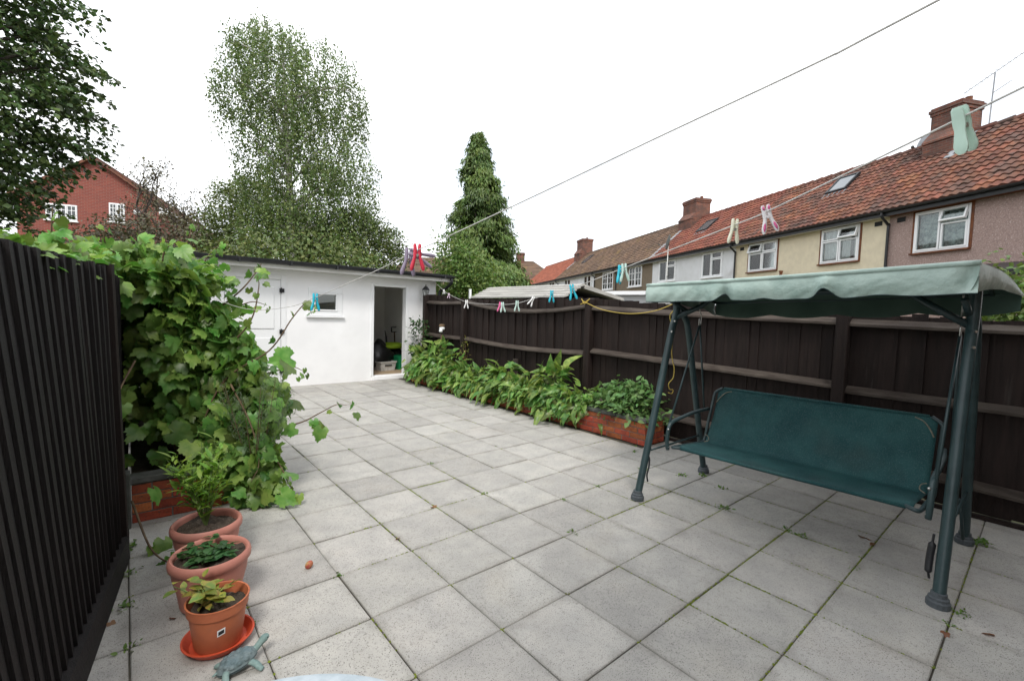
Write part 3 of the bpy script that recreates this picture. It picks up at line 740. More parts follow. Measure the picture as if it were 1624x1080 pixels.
brick_run(lbed, (-.88, 1.88), (-.12, 1.88), 4); brick_run(lbed, (-.12, 1.985), (-.12, 5.2), 4)
m_ = MB(); m_.box(-.878, 1.886, 0, -.128, 1.972, .262); m_.box(-.212, 1.973, 0, -.127, 5.2, .2615); m_.build('mortar', M['mortar'], lbed)
x = -.90
while x < -.12:
    L = min(.3, -.10 - x); m_ = MB(); m_.box(x, 1.872, .268, x + L - .008, 2.0, .312); m_.build('coping', M['coping'], lbed, bevel=.006); x += L
m_ = MB(); m_.grid(10, 30, lambda u, v: (-.88 + u * .68, 1.97 + v * 3.2, .25 + .02 * math.sin(9 * u + 13 * v))); m_.build('soil', M['soil'], lbed, smooth=True)
m_ = MB(); m_.box(-.965, 1.80, -.02, -.885, 1.90, .37); m_.build('concrete_pier', M['coping'], lbed, bevel=.008)

# ================================================================== SWING SEAT
sw = root('swing_seat', 'three seater garden swing with pale green canopy and dark green sling bench', 'swing seat', (2.86, -.85, 0))
def W_(p): return (p[0] - 2.86, p[1] + .85, p[2])
def part(name, mb_, mat, par=sw, smooth=False, bevel=0):
    mb_.v = [W_(p) for p in mb_.v]
    return mb_.build(name, mat, par, smooth=smooth, bevel=bevel)
YL, YR = .07, -1.74
RT = .029
for yy in (YL, YR):
    fx_ = 2.30 if yy > 0 else 2.41; bx_ = 3.40 if yy > 0 else 3.53
    t_ = MB(); t_.tube(curve([(fx_, yy, .03), (fx_ + .20, yy, .72), (fx_ + .385, yy, 1.36), (fx_ + .43, yy, 1.47), (fx_ + .455, yy, 1.56), (fx_ + .46, yy, 1.72)], 6), RT, 12)
    lg = part('front_leg', t_, M['metal']); autosmooth(lg)
    t_ = MB(); t_.tube(curve([(bx_, yy, .03), (bx_ - .22, yy, .72), (bx_ - .42, yy, 1.36), (bx_ - .50, yy, 1.50), (bx_ - .60, yy, 1.56)], 6), RT * .93, 12)
    lg = part('rear_leg', t_, M['metal']); autosmooth(lg)
    for x_ in (fx_, bx_):
        t_ = MB(); t_.lathe([(.0, 0), (.052, 0), (.052, .03), (.045, .038), (.045, .05), (.035, .055), (.035, .075), (.0, .075)], 14, (x_, yy, 0)); part('foot_cap', t_, M['footcap'])
    for z_ in (1.38, 1.47):
        t_ = MB(); xb = fx_ + (.39 if z_ < 1.4 else .43); t_.tube([(xb - .005, yy - .004, z_), (xb - .036, yy - .022, z_)], .0075, 8); part('bolt', t_, M['steel'])
    # low cross bar between the two legs and slack strap
    t_ = MB(); t_.tube([(fx_ + .11, yy, .385), (bx_ - .115, yy, .385)], .009, 8); part('cross_bar', t_, M['metal'], smooth=True)
    s_ = 1 if yy > 0 else -1
    # diagonal braces from the legs to the top beam
    t_ = MB(); t_.tube([(fx_ + .44, yy - s_ * .01, 1.50), (2.86, yy - s_ * .16, 1.60), (2.87, yy - s_ * .30, 1.70)], .021, 8); part('brace', t_, M['metal'], smooth=True)
    t_ = MB(); t_.tube([(2.62, yy - s_ * .02, 1.64), (2.93, yy - s_ * .02, 1.55)], .018, 8); part('brace', t_, M['metal'], smooth=True)
t_ = MB(); t_.tube([(2.41 + .385, YR - .035, .30), (2.41 + .40, YR - .04, .05)], .001, 4)
# straps / springs hanging by the legs
t_ = MB(); t_.tube(curve([(2.385, YL - .02, .36), (2.40, YL - .03, .33), (2.39, YL - .035, .26), (2.375, YL - .03, .20), (2.39, YL - .03, .14)], 5), .007, 6); part('strap', t_, M['black_plastic'], smooth=True)
t_ = MB(); t_.tube(curve([(2.47, YR + .045, .36), (2.48, YR + .05, .30), (2.475, YR + .055, .22), (2.465, YR + .055, .15), (2.47, YR + .05, .11)], 5), [.006] * 5 + [.017] * 11 + [.006] * 5, 8); part('strap', t_, M['black_plastic'], smooth=True)
t_ = MB(); t_.tube([(3.42, YR + .0, .06), (3.30, YR + .02, .36)], .010, 8); part('strut', t_, M['metal'], smooth=True)
# top beam and canopy bars
t_ = MB(); t_.tube([(2.86, YL + .02, 1.705), (2.86, YR - .02, 1.725)], .026, 12); part('top_beam', t_, M['metal'], smooth=True)
CY0, CY1 = .09, -1.79
def cend(u): return CY1 - .11 * u
def ctop(x, yv):  # canopy surface: front edge rises to the right, back is lower, slight sag between the bars
    t = (CY0 - yv) / (CY0 - CY1); u = (x - 2.33) / 1.17
    return 1.748 + .062 * t - .085 * u + .035 * math.sin(math.pi * min(max(u, 0), 1)) - .018 * math.sin(math.pi * t) * (0.4 + math.sin(math.pi * min(max(u, 0), 1))) 
for x_ in (2.345, 3.485):
    t_ = MB(); t_.tube([(x_, CY0 - .01, ctop(x_, CY0) - .014), (x_, (CY0 + CY1) / 2, ctop(x_, (CY0 + CY1) / 2) - .010), (x_, CY1 + .01, ctop(x_, CY1) - .014)], .011, 8); part('canopy_bar', t_, M['metal'], smooth=True)
for y_ in (CY0 - .02, CY1 + .02):
    t_ = MB(); t_.tube([(2.345, y_, ctop(2.345, y_) - .014), (2.86, y_, ctop(2.86, y_) - .030), (3.485, y_, ctop(3.485, y_) - .014)], .011, 8); part('canopy_bar', t_, M['metal'], smooth=True)
t_ = MB(); t_.grid(16, 40, lambda u, v: (2.33 + 1.17 * u, CY0 + (cend(u) - CY0) * v, ctop(2.33 + 1.17 * u, CY0 + (CY1 - CY0) * v) + .004 * math.sin(23 * v + 5 * u) * math.sin(math.pi * u)))
cano = part('canopy', t_, M['canopy'], smooth=True)
def solid(o, th):
    md = o.modifiers.new('thickness', 'SOLIDIFY'); md.thickness = th; md.offset = 0; return o
solid(cano, .004)
t_ = MB(); t_.grid(16, 40, lambda u, v: (2.345 + 1.14 * u, CY0 - .012 + (cend(u) - CY0 + .024) * v, ctop(2.345 + 1.14 * u, CY0 + (CY1 - CY0) * v) - .007)); part('painted_shade', t_, M['painted_shade'], cano, smooth=True)  # added dark sheet standing in for the shade under the canopy
def scallop(v, n=5.0):   # front valance depth: hanging lobes with raised notches
    q = abs(math.sin(math.pi * (v * n + .12)))
    notch = math.exp(-((v - .33) / .020) ** 2) * .050 + math.exp(-((v - .655) / .026) ** 2) * .062 + math.exp(-((v - .47) / .03) ** 2) * .014 + math.exp(-((v - .80) / .05) ** 2) * .010
    return .130 + .004 * q + .020 * v - notch
def fv(u, v):   # u along, v down
    yv = CY0 + (CY1 - CY0) * u; d = scallop(u) * v
    nz = math.exp(-((u - .335) / .05) ** 2) + math.exp(-((u - .655) / .05) ** 2)
    bil = .014 * math.sin(math.pi * v) + .005 * v * (math.sin(19 * u + 2 * v) + math.sin(43 * u + 1.7) * math.sin(7 * u)) + .004 * math.sin(83 * u * (1 + .2 * v) + 1.3 + 6 * v) * v * math.sin(5 * u + 1) + .03 * nz * v * math.sin(70 * u)
    pinch = math.exp(-((u - .985) / .02) ** 2) * .035 * math.sin(math.pi * v)
    return (2.326 - bil + pinch, yv, ctop(2.33, yv) - d + .003)
t_ = MB(); t_.grid(120, 10, fv); part('front_valance', t_, M['canopy'], cano, smooth=True); solid(cano.children[-1], .004)
t_ = MB(); t_.tube([fv(k_ / 120, 1.0) for k_ in range(121)], .0028, 6); part('hem', t_, M['metal'], cano, smooth=True)
t_ = MB(); t_.tube([(2.327, CY0 - k_ * (CY0 - CY1) / 30, ctop(2.33, CY0 - k_ * (CY0 - CY1) / 30) + .003) for k_ in range(31)], .0085, 8); part('piping', t_, M['canopy'], cano, smooth=True)
def rv(u, v):
    x_ = 2.33 + 1.17 * u; yv = cend(u) + .035 * v * (1 - u) - .012 * math.sin(math.pi * v) * (1 - .6 * u) - .006 * math.sin(15 * u) * v
    return (x_ - .012 * math.sin(math.pi * v) * (1 - u), yv, ctop(x_, CY1) - v * (.152 - .125 * u))
t_ = MB(); t_.grid(30, 8, rv); part('end_valance', t_, M['canopy'], cano, smooth=True); solid(cano.children[-1], .004)
def lv(u, v):
    x_ = 2.33 + 1.17 * u
    return (x_, CY0 + .015 * math.sin(math.pi * v) + .008 * math.sin(17 * u) * v, ctop(x_, CY0) - v * (.12 + .015 * math.sin(14 * u)))
t_ = MB(); t_.grid(30, 6, lv); part('end_valance', t_, M['canopy'], cano, smooth=True); solid(cano.children[-1], .004)
def bv(u, v):
    yv = CY0 + (CY1 - .11 - CY0) * u; d = (.125 + .03 * abs(math.sin(math.pi * u * 4))) * v
    return (3.503 + .01 * math.sin(29 * u) * v, yv, ctop(3.5, yv) - d)
t_ = MB(); t_.grid(60, 6, bv); part('back_valance', t_, M['painted_shade'], cano, smooth=True); solid(cano.children[-1], .004)  # darker colour paints in the shade on its inner face
# bench: sling over a tube frame
SL, SR = -.16, -1.60
def sling(u, v):   # u across, v from the front edge to the top of the back
    yv = SL + (SR - SL) * u; sag = .040 * math.sin(math.pi * u)
    if v < .42: t = v / .42; x_ = 2.47 + .47 * t; z_ = .475 - .045 * t - sag * .8 * math.sin(math.pi * min(t + .1, 1)) - .02 * math.exp(-(t / .06) ** 2)
    else: t = (v - .42) / .58; x_ = 2.94 + .20 * t + .025 * math.sin(math.pi * t); z_ = .43 + .46 * t - .01 * math.sin(math.pi * u) * t
    if v > .97: yv += (.5 - u) * -.03 * (v - .97) / .03
    return (x_, yv, z_ + .012 * u)
t_ = MB(); t_.grid(48, 34, sling); sg = part('sling', t_, M['sling'], smooth=True); solid(sg, .005)
fr_pts = lambda s0: [(2.455, SL + s0 * .03 if s0 > 0 else SR - .03, .455), ]
for (yy, dz, s_) in ((SL + .028, 0, 1), (SR - .028, .012, -1)):
    t_ = MB(); t_.tube(curve([(2.47, yy - s_ * .06, .463 + dz), (2.455, yy, .458 + dz), (2.70, yy, .44 + dz), (2.93, yy, .425 + dz), (2.985, yy, .46 + dz), (3.03, yy, .60 + dz), (3.10, yy, .78 + dz), (3.125, yy - s_ * .005, .845 + dz), (3.14, yy - s_ * .06, .888 + dz)], 6), .0125, 8)
    part('seat_frame', t_, M['metal'], smooth=True)
    t_ = MB(); t_.tube(curve([(2.45, yy + s_ * .04, .43 + dz), (2.44, yy + s_ * .045, .50 + dz), (2.455, yy + s_ * .045, .60 + dz), (2.50, yy + s_ * .045, .645 + dz), (2.62, yy + s_ * .045, .665 + dz), (2.85, yy + s_ * .04, .69 + dz), (3.06, yy + s_ * .02, .70 + dz)], 6), .0155, 8)
    part('armrest', t_, M['metal'], smooth=True)
    for (x_, z_) in ((2.449, .60), (2.455, .455)):
        t_ = MB(); t_.ball((x_ - .013, yy + s_ * .035, z_ + dz), .008); part('bolt', t_, M['steel'], smooth=True)
    for (x0, z0) in ((2.465, .61), (3.05, .69)):
        t_ = MB(); t_.tube([(x0, yy + s_ * .055, z0 + dz), (2.90, yy + s_ * .06, 1.45)], .0085, 6); part('hanger_rod', t_, M['metal'], smooth=True)
    t_ = MB(); t_.tube(curve([(2.885, yy + s_ * .06, 1.50), (2.885, yy + s_ * .06, 1.45), (2.90, yy + s_ * .06, 1.432), (2.915, yy + s_ * .06, 1.45), (2.915, yy + s_ * .06, 1.53), (2.89, yy + s_ * .06, 1.56), (2.88, yy + s_ * .06, 1.70)], 5), .0045, 6); part('hook', t_, M['steel'], smooth=True)
t_ = MB(); t_.tube([(3.142, SL - .045, .889), (3.142, SR + .045, .901)], .0105, 10); part('sleeve', t_, M['sling'], sg, smooth=True)
t_ = MB(); t_.tube([(2.467, SL - .03, .458), (2.467, SR + .03, .470)], .0115, 10); part('sleeve', t_, M['sling'], sg, smooth=True)

M['seam'] = pmat('faded_seam_tape', (0.22, 0.21, 0.165), (0.14, 0.14, 0.11), 30, 0.8)
for (yy, s_, dz) in ((SL, -1, 0), (SR, 1, .012)):
    t_ = MB(); t_.tube(curve([(3.134, yy + s_ * .115, .872 + dz), (3.122, yy + s_ * .07, .855 + dz), (3.105, yy + s_ * .035, .815 + dz), (3.085, yy + s_ * .008, .765 + dz)], 5), .0042, 6); part('corner_seam', t_, M['seam'], sg, smooth=True)
    t_ = MB(); t_.tube(curve([(2.925, yy + s_ * .004, .50 + dz), (2.925, yy + s_ * .03, .485 + dz), (2.92, yy + s_ * .035, .455 + dz), (2.90, yy + s_ * .006, .44 + dz)], 5), .0038, 6); part('corner_seam', t_, M['seam'], sg, smooth=True)
# yellow cord from the fence post to the swing, with a dangling tail
t_ = MB()
t_.tube(curve([(4.085, 2.30, 1.70), (4.06, 2.18, 1.66), (3.85, 1.75, 1.575), (3.55, 1.15, 1.53), (3.2, .60, 1.555), (2.90, .20, 1.62), (2.80, .11, 1.66)], 8), .0045, 6)
t_.tube(curve([(2.80, .115, 1.70), (2.755, .10, 1.67), (2.77, .07, 1.60), (2.74, .12, 1.52), (2.745, .10, 1.42), (2.77, .10, 1.33), (2.76, .10, 1.22), (2.78, .10, 1.13), (2.80, .09, 1.05), (2.79, .09, .97), (2.74, .10, .92), (2.76, .10, .87), (2.80, .09, .86), (2.78, .09, .83), (2.74, .10, .84)], 6), .004, 6)
t_.tube(curve([(4.09, 2.33, 1.73), (4.08, 2.26, 1.66), (4.08, 2.17, 1.73), (4.085, 2.24, 1.69), (4.08, 2.34, 1.65)], 6), .0045, 6)
t_.tube(curve([(2.80, .12, 1.64), (2.84, .09, 1.70), (2.78, .12, 1.66), (2.82, .13, 1.60), (2.86, .16, 1.56)], 6), .0045, 6)
yc = t_.build('yellow_cord', M['rope_yellow'], None, smooth=True)
tag(yc, 'thin yellow cord slung from the fence post to the swing frame', 'cord')

# ================================================================== WASHING LINES AND PEGS
L2 = np.array([[4.50, 7.07, 2.12], [3.821, 5.614, 1.891], [3.499, 4.919, 1.794], [2.702, 3.198, 1.63], [2.172, 2.051, 1.589], [1.843, 1.343, 1.574], [1.633, .887, 1.58], [1.452, .497, 1.607],
               [1.281, .127, 1.636], [1.137, -.184, 1.654], [.878, -.742, 1.72], [.702, -1.124, 1.765], [.588, -1.37, 1.795], [.535, -1.483, 1.81], [.402, -1.771, 1.868], [.342, -1.90, 1.895], [.305, -1.98, 1.912], [.18, -2.25, 1.97], [-.1, -2.9, 2.1], [-.36, -3.53, 2.22]])
t_ = MB(); t_.tube(curve(L2, 5), .0020, 6); o = t_.build('washing_line', M['rope_white'], None, smooth=True)
tag(o, 'white washing line sagging from the outbuilding corner across the patio, many pegs on it', 'washing line')
L1 = np.array([[-.066, -3.53, 2.28], [-.075, -2.9, 2.12], [-.089, -1.919, 1.91], [-.096, -1.791, 1.881], [-.11, -1.541, 1.838], [-.129, -1.217, 1.780], [-.154, -.79, 1.706], [-.16, -.689, 1.690], [-.175, -.423, 1.640], [-.195, -.089, 1.585], [-.211, .194, 1.54], [-.235, .6, 1.49], [-.28, 1.4, 1.47], [-.36, 2.4, 1.55], [-.5, 3.6, 1.70]])
t_ = MB(); t_.tube(curve(L1, 5), .0016, 6); o = t_.build('washing_line', M['rope_white'], None, smooth=True)
tag(o, 'white washing line rising from the vine to the top edge of the view', 'washing line')
def plastic(name, c): return pmat(name, c, None, rough=0.4, spec=0.5)
PC = {'mint': plastic('mint_plastic', (0.60, 0.80, 0.70)), 'pinkw': plastic('white_plastic_peg', (0.82, 0.80, 0.82)), 'cream': plastic('cream_plastic', (0.78, 0.78, 0.62)), 'blue': plastic('turquoise_plastic', (0.03, 0.48, 0.62)),
      'white': plastic('white_peg_plastic', (0.80, 0.80, 0.80)), 'red': plastic('red_plastic', (0.62, 0.035, 0.07)), 'mauve': plastic('mauve_grey_plastic', (0.26, 0.22, 0.30)), 'rose': plastic('rose_plastic', (0.66, 0.12, 0.30)),
      'pale': plastic('pale_green_plastic', (0.55, 0.74, 0.68)), 'lilac': plastic('lilac_plastic', (0.62, 0.48, 0.60))}
def peg(label, pos, colr, rope_dir, size=.085, tilt=0.0, twist=0.0, inlay=None, spread=1.0, flat=False):
    r = root('clothes_peg', label, 'clothes peg', pos, 0, 'pegs on the washing lines')
    vd = np.array(pos) - np.array(CAM_POS); vd[2] = 0; vd /= np.linalg.norm(vd)
    X = np.cross(vd, UP); ca, sa = math.cos(twist), math.sin(twist); X = X * ca + vd * sa
    Yv = np.cross(UP, X); ct, st = math.cos(tilt), math.sin(tilt); Z = UP * ct + X * st; X2 = X * ct - UP * st
    k = size / .085
    # z along the arm, centre offset x, half breadth in the plane, half depth
    prof = [(.021, .0075, .0035, .0045), (.016, .0080, .0052, .0055), (.004, .0068, .0058, .0060), (-.010, .0072, .0060, .0060), (-.022, .0082, .0050, .0060), (-.036, .0125, .0058, .0060), (-.050, .0165, .0068, .0058), (-.060, .0185, .0058, .0050), (-.066, .0192, .0028, .0035)]
    for sg_ in (1, -1):
        m_ = MB(); vs = []; fs = []
        for (z, x, bx, hy) in prof:
            if flat: bx, hy = .0040, bx * 1.75
            xx = x if z > -.03 else .0082 + (x - .0082) * spread
            for q in range(8):
                a = 2 * math.pi * (q + .5) / 8; vs.append(X2 * (sg_ * xx + bx * 1.06 * math.cos(a)) * k + Yv * hy * 1.06 * math.sin(a) * k + Z * z * k)
        n = len(prof)
        for i in range(n - 1):
            for q in range(8): fs.append((i * 8 + q, i * 8 + (q + 1) % 8, (i + 1) * 8 + (q + 1) % 8, (i + 1) * 8 + q))
        fs += [tuple(range(8)), tuple(n * 8 - 1 - q for q in range(8))]
        m_.add(vs, fs); arm = m_.build('arm', PC[colr], r); autosmooth(arm, 60)
        if inlay:
            for (z0, z1) in ((-.060, -.034), (.004, .018)):
                m2 = MB(); zz = np.linspace(z0, z1, 5); xs_ = np.interp(zz, [p[0] for p in prof][::-1], [p[1] for p in prof][::-1]); pts = [X2 * sg_ * a * k + Z * b * k - Yv * .0050 * k for a, b in zip(xs_, zz)]
                m2.tube(pts, np.array([.0012, .0034, .0040, .0034, .0012]) * k, 8); m2.build('grip', PC[inlay], arm, smooth=True)
    m_ = MB(); m_.tube([Z * -.016 * k - Yv * .0075 * k, Z * -.016 * k + Yv * .0075 * k], .0046 * k, 10); m_.build('spring', M['steel'] if not inlay else PC[colr], r)
    return r
def at2(i): return tuple(L2[i])
def dir2(i): return L2[min(i + 1, len(L2) - 1)] - L2[i - 1]
peg('large mint green peg nearest the camera in front of the chimney', at2(15), 'mint', dir2(15), .086, -.36, 1.0, None, .5, True)
peg('white peg with raspberry pink grips in front of the red roof', at2(13), 'pinkw', dir2(13), .080, -.25, .25, 'rose')
peg('creamy yellow peg beside the white and pink one', at2(12), 'cream', dir2(12), .076, .05, .5, None, .7)
peg('pale green peg overlapping a turquoise one, above the canopy corner', at2(10), 'pale', dir2(10), .082, -.10, .2)
peg('turquoise peg half behind the pale green one above the canopy corner', tuple(L2[10] + (L2[9] - L2[10]) * .07), 'blue', dir2(10), .084, .06, 1.2)
peg('turquoise peg with legs twisted wide in front of the far white house', at2(9), 'blue', dir2(9), .090, -.2, .3)
peg('small turquoise peg hanging upright before the ribbed roof', at2(8), 'blue', dir2(8), .080, .0, .5, None, .9)
peg('white peg tipped sideways before the ribbed roof', at2(7), 'white', dir2(7), .075, .5, .4)
peg('pale green peg low on the line in front of the fence top', at2(6), 'pale', dir2(6), .088, .0, .1)
peg('light blue peg beside the pink one at the lowest dip of the line', at2(5), 'pale', dir2(5), .095, -.1, .3)
peg('pink peg at the lowest dip of the line', tuple(L2[5] + (L2[4] - L2[5]) * .12), 'rose', dir2(5), .095, .15, .7)
peg('white peg on the line in front of the far fence post', at2(3), 'white', dir2(3), .115, .05, 0)
peg('lilac peg near the outbuilding end of the line', at2(2), 'lilac', dir2(2), .09, .1, .2)
peg('white peg closest to the outbuilding corner', at2(1), 'white', dir2(1), .09, -.05, .1)
d1 = L1[7] - L1[8]
peg('bright red peg above the outbuilding roof', tuple(L1[7]), 'red', d1, .085, -.02, .1)
peg('mauve grey peg standing left of the red one', tuple(L1[7] + (L1[8] - L1[7]) * .20), 'mauve', d1, .090, .05, .3)
peg('mauve grey peg splayed sideways behind the red one', tuple(L1[7] + np.array([.004, .02, -.010])), 'mauve', d1, .085, -1.25, .3)
peg('turquoise peg against the outbuilding window', tuple(L1[10]), 'blue', L1[9] - L1[10], .080, .0, .2, None, .85)

# ================================================================== POTS, TURTLE, TABLE, FRUIT
def pot(name, label, loc, rt, rb_, h, mat, round_=False):
    r = root(name, label, 'plant pot', loc)
    m_ = MB()
    if round_: prof = [(0, 0), (rb_, 0), (rb_ + .02, .02), (rt * .80, h * .35), (rt * .90, h * .62), (rt * .93, h * .80), (rt * .93, h * .86)]
    else: prof = [(0, 0), (rb_, 0), (rb_ + .004, .01), (rt * .90, h * .78), (rt * .95, h * .785), (rt * .95, h * .86)]
    inner = [(rt * .86, h * .86), (rt * .80, h * .5), (0, h * .5)]
    m_.lathe(prof, 40); o = m_.build('body', mat, r); autosmooth(o, 35)
    m_ = MB()
    if round_: rp = [(rt * .88, h * .80), (rt * .95, h * .80), (rt * 1.0, h * .84), (rt * 1.01, h * .91), (rt * .985, h * .97), (rt * .94, h), (rt * .89, h * .985), (rt * .865, h * .93), (rt * .86, h * .8), (rt * .88, h * .80)]
    else: rp = [(rt * .90, h * .785), (rt * .955, h * .785), (rt * .985, h * .98), (rt * 1.0, h * .985), (rt * 1.0, h), (rt * .945, h), (rt * .90, h * .785)]
    m_.lathe(rp, 40); o = m_.build('rim', mat, r); autosmooth(o, 50)
    m_ = MB(); N_ = 22
    hs = h * (.88 if round_ else .84)
    r0 = np.random.default_rng(int(abs(loc[1]) * 1000)); ph = r0.uniform(0, 6, 4)
    vs = [(0, 0, hs + .012)]; fs = []
    for q in range(1, 7):
        for k in range(N_):
            a = 2 * math.pi * k / N_; rr = rt * .872 * q / 6
            vs.append((rr * math.cos(a), rr * math.sin(a), hs + .012 * math.sin(3 * a + ph[0] + q) + .008 * math.sin(7 * a + ph[1] * q) - .004 * q / 6))
    fs += [(0, 1 + k, 1 + (k + 1) % N_) for k in range(N_)]
    for q in range(5):
        for k in range(N_): a = 1 + q * N_ + k; b_ = 1 + q * N_ + (k + 1) % N_; fs.append((a, a + N_, b_ + N_, b_))
    m_.add(vs, fs); m_.build('soil', M['soil'], r, smooth=True)
    return r
p1 = pot('plant_pot', 'dusty pink round pot furthest back, holding the bright leafy shrub', (-.555, 1.0, 0), .174, .11, .265, M['terra_pink'], True)
p2 = pot('plant_pot', 'dusty pink round pot in the middle with low creeping leaves', (-.585, .60, 0), .176, .11, .265, M['terra_pink'], True)
p3 = pot('plant_pot', 'terracotta flowerpot nearest the camera on a red saucer', (-.60, .245, .016), .122, .088, .20, M['terra'])
m_ = MB()
a0 = math.atan2(-2.04 - .245, -.887 + .60) + .10
rr = .1105; cz = .098
def on_pot(da, dz, e=.0015): 
    rad = .092 + (.1098 - .092) * ((cz + dz - .01) / .146) + e
    return (rad * math.cos(a0 + da), rad * math.sin(a0 + da), cz + dz)
q = [on_pot(-.14, -.020), on_pot(.14, -.012), on_pot(.14, .018), on_pot(-.14, .010)]
m_.add(q, [(0, 1, 2, 3)]); st = m_.build('price_label', M['upvc'], p3); st['label'] = 'small white and dark printed sticker'
m_ = MB(); q = [on_pot(-.10, -.013, .0025), on_pot(.10, -.006, .0025), on_pot(.10, .011, .0025), on_pot(-.10, .004, .0025)]
m_.add(q, [(0, 1, 2, 3)]); m_.build('barcode', M['dark'], st)
sc_ = MB(); sc_.lathe([(0, 0), (.105, 0), (.112, .004), (.134, .034), (.139, .036), (.139, .040), (.131, .040), (.108, .010), (0, .008)], 40)
o = sc_.build('pot_saucer', M['saucer'], None, loc=(-.598, .252, .003)); autosmooth(o, 35); tag(o, 'shiny red plastic saucer under the nearest flowerpot', 'saucer')

# turtle ornament
TA = math.atan2(.07, .19) - .22
tu = root('turtle_ornament', 'blue green garden turtle ornament with raised head on the slabs', 'ornament', (-.565, .035, 0), TA); tu.scale = (.86, .86, .86)
def shell(u, v):
    a = 2 * math.pi * u; r = v
    lx, ly = .088, .058
    x_ = lx * r * math.cos(a) * (1 + .05 * math.cos(a)); y_ = ly * r * math.sin(a) * (1 - .12 * math.cos(a) ** 2)
    z_ = .036 + .038 * math.sqrt(max(0, 1 - (r * .985) ** 2)) - (.006 if r > .93 else 0) + .012 * r * math.cos(a) * 1.2
    return (x_, y_, z_)
m_ = MB(); m_.grid(30, 9, shell); m_.grid(30, 2, lambda u, v: (shell(u, 1)[0] * (1 - v), shell(u, 1)[1] * (1 - v), shell(u, 1)[2] - .008 - .006 * v)); m_.build('shell', M['turtle'], tu, smooth=True)
sct = [(0, 0), (.032, 0), (-.032, 0), (.060, 0), (-.060, 0), (.018, .026), (-.018, .026), (.018, -.026), (-.018, -.026), (.048, .022), (.048, -.022), (-.048, .022), (-.048, -.022), (0, .044), (0, -.044), (.03, .041), (.03, -.041), (-.03, .041), (-.03, -.041)]
for (x_, y_) in sct:
    r_ = math.sqrt((x_ / .088) ** 2 + (y_ / .058) ** 2); z_ = .036 + .038 * math.sqrt(max(0, 1 - r_ ** 2)) + .0144 * x_ / .088
    m_ = MB(); m_.ball((x_, y_, z_ - .0075), .0155, nu=10, nv=8, sz=.68, sy=.85); m_.build('scute', M['turtle'], tu, smooth=True)
m_ = MB(); m_.tube(curve([(.06, 0, .048), (.088, .002, .058), (.108, .004, .074), (.124, .005, .086), (.138, .005, .088), (.148, .005, .084)], 4), [.018, .018, .017, .016, .016, .016, .016, .016, .0165, .017, .018, .0185, .019, .019, .0185, .018, .016, .0145, .012, .009, .003], 10)
hd = m_.build('head', M['turtle_skin'], tu, smooth=True)
for s_ in (1, -1):
    m_ = MB(); m_.ball((.136, .005 + s_ * .014, .093), .0035); m_.build('eye', M['dark'], hd, smooth=True)
    m_ = MB(); m_.tube(curve([(.045, s_ * .035, .035), (.065, s_ * .065, .028), (.075, s_ * .088, .016), (.085, s_ * .10, .009)], 4), [.017] * 4 + [.017] * 4 + [.014] * 4 + [.008], 8, flat=.6); m_.build('flipper', M['turtle_skin'], tu, smooth=True)
    m_ = MB(); m_.tube(curve([(-.05, s_ * .035, .032), (-.06, s_ * .052, .024), (-.062, s_ * .066, .013), (-.064, s_ * .074, .010)], 4), [.015] * 8 + [.014] * 4 + [.011], 8, flat=.75); m_.build('flipper', M['turtle_skin'], tu, smooth=True)
m_ = MB(); m_.tube([(-.08, 0, .026), (-.10, 0, .02)], [.008, .003], 6); m_.build('tail', M['turtle_skin'], tu, smooth=True)

# round garden table whose rim just enters the view
tb = root('garden_table', 'pale round garden table top edge at the bottom of the view', 'table', (-.80, -1.405, 0))
m_ = MB(); m_.lathe([(0, .70), (.36, .70), (.378, .705), (.384, .716), (.378, .726), (.36, .728), (.35, .722), (0, .72)], 64); o = m_.build('table_top', M['table'], tb); autosmooth(o, 50)
m_ = MB(); m_.lathe([(.035, .02), (.03, .1), (.03, .66), (.06, .70)], 16); m_.build('column', M['table'], tb, smooth=True)
for k in range(3):
    a = 2 * math.pi * k / 3 + .5; m_ = MB(); m_.tube(curve([(.02 * math.cos(a), .02 * math.sin(a), .14), (.16 * math.cos(a), .16 * math.sin(a), .10), (.26 * math.cos(a), .26 * math.sin(a), .015)], 5), .014, 8); m_.build('leg', M['table'], tb, smooth=True)
o = MB(); o.ball((0, 0, 0), .026, nu=14, nv=10, sx=.8, sy=.75, sz=1.0); o = o.build('fallen_fruit', M['fruit'], None, smooth=True, loc=(-.11, .62, .022)); o.rotation_euler = (.5, .3, 0.4)
tag(o, 'small red fruit lying on a slab right of the pots', 'fruit')

# ================================================================== VINE ON THE LEFT
vn = root('grape_vine', 'large leafy grape vine spilling over the left fence and raised bed', 'vine')
def vine_xr(z, y):
    b = float(np.interp(z, [0, .2, .45, .7, .9, 1.15, 1.5, 1.8, 2.0, 2.2], [-.22, -.13, .00, .07, -.01, -.19, -.43, -.56, -.66, -.84]))
    return b - .10 * max(0, (y - 3.2)) * .5 + .05 * math.sin(5 * y + 3 * z)
T_, N_l, P_l, S_l = [], [], [], []
rv_ = np.random.default_rng(5)
def put(p, out, size, tipdown=.75):
    nrm = np.array(out) + np.array([0, 0, .65]) + rv_.normal(0, .55, 3)
    tip = np.array(out) * .6 + np.array([0, 0, -tipdown]) + rv_.normal(0, .6, 3)
    P_l.append(p); N_l.append(nrm); T_.append(tip); S_l.append(size)
for k in range(3600):                       # flank facing the patio
    y = 1.95 + 4.3 * rv_.random() ** 1.7; z = rv_.uniform(.12, 2.12) ** 1.0
    ztop = 1.79 + .07 * math.sin(3 * y) - .02 * (y - 2)
    if z > ztop: continue
    x = vine_xr(z, y) + .09 * math.sin(7.1 * y + 4 * z) * math.sin(6.3 * z) - abs(rv_.normal(0, .11))
    put((x, y, z), (.8, -.45, .2), rv_.uniform(.07, .14))
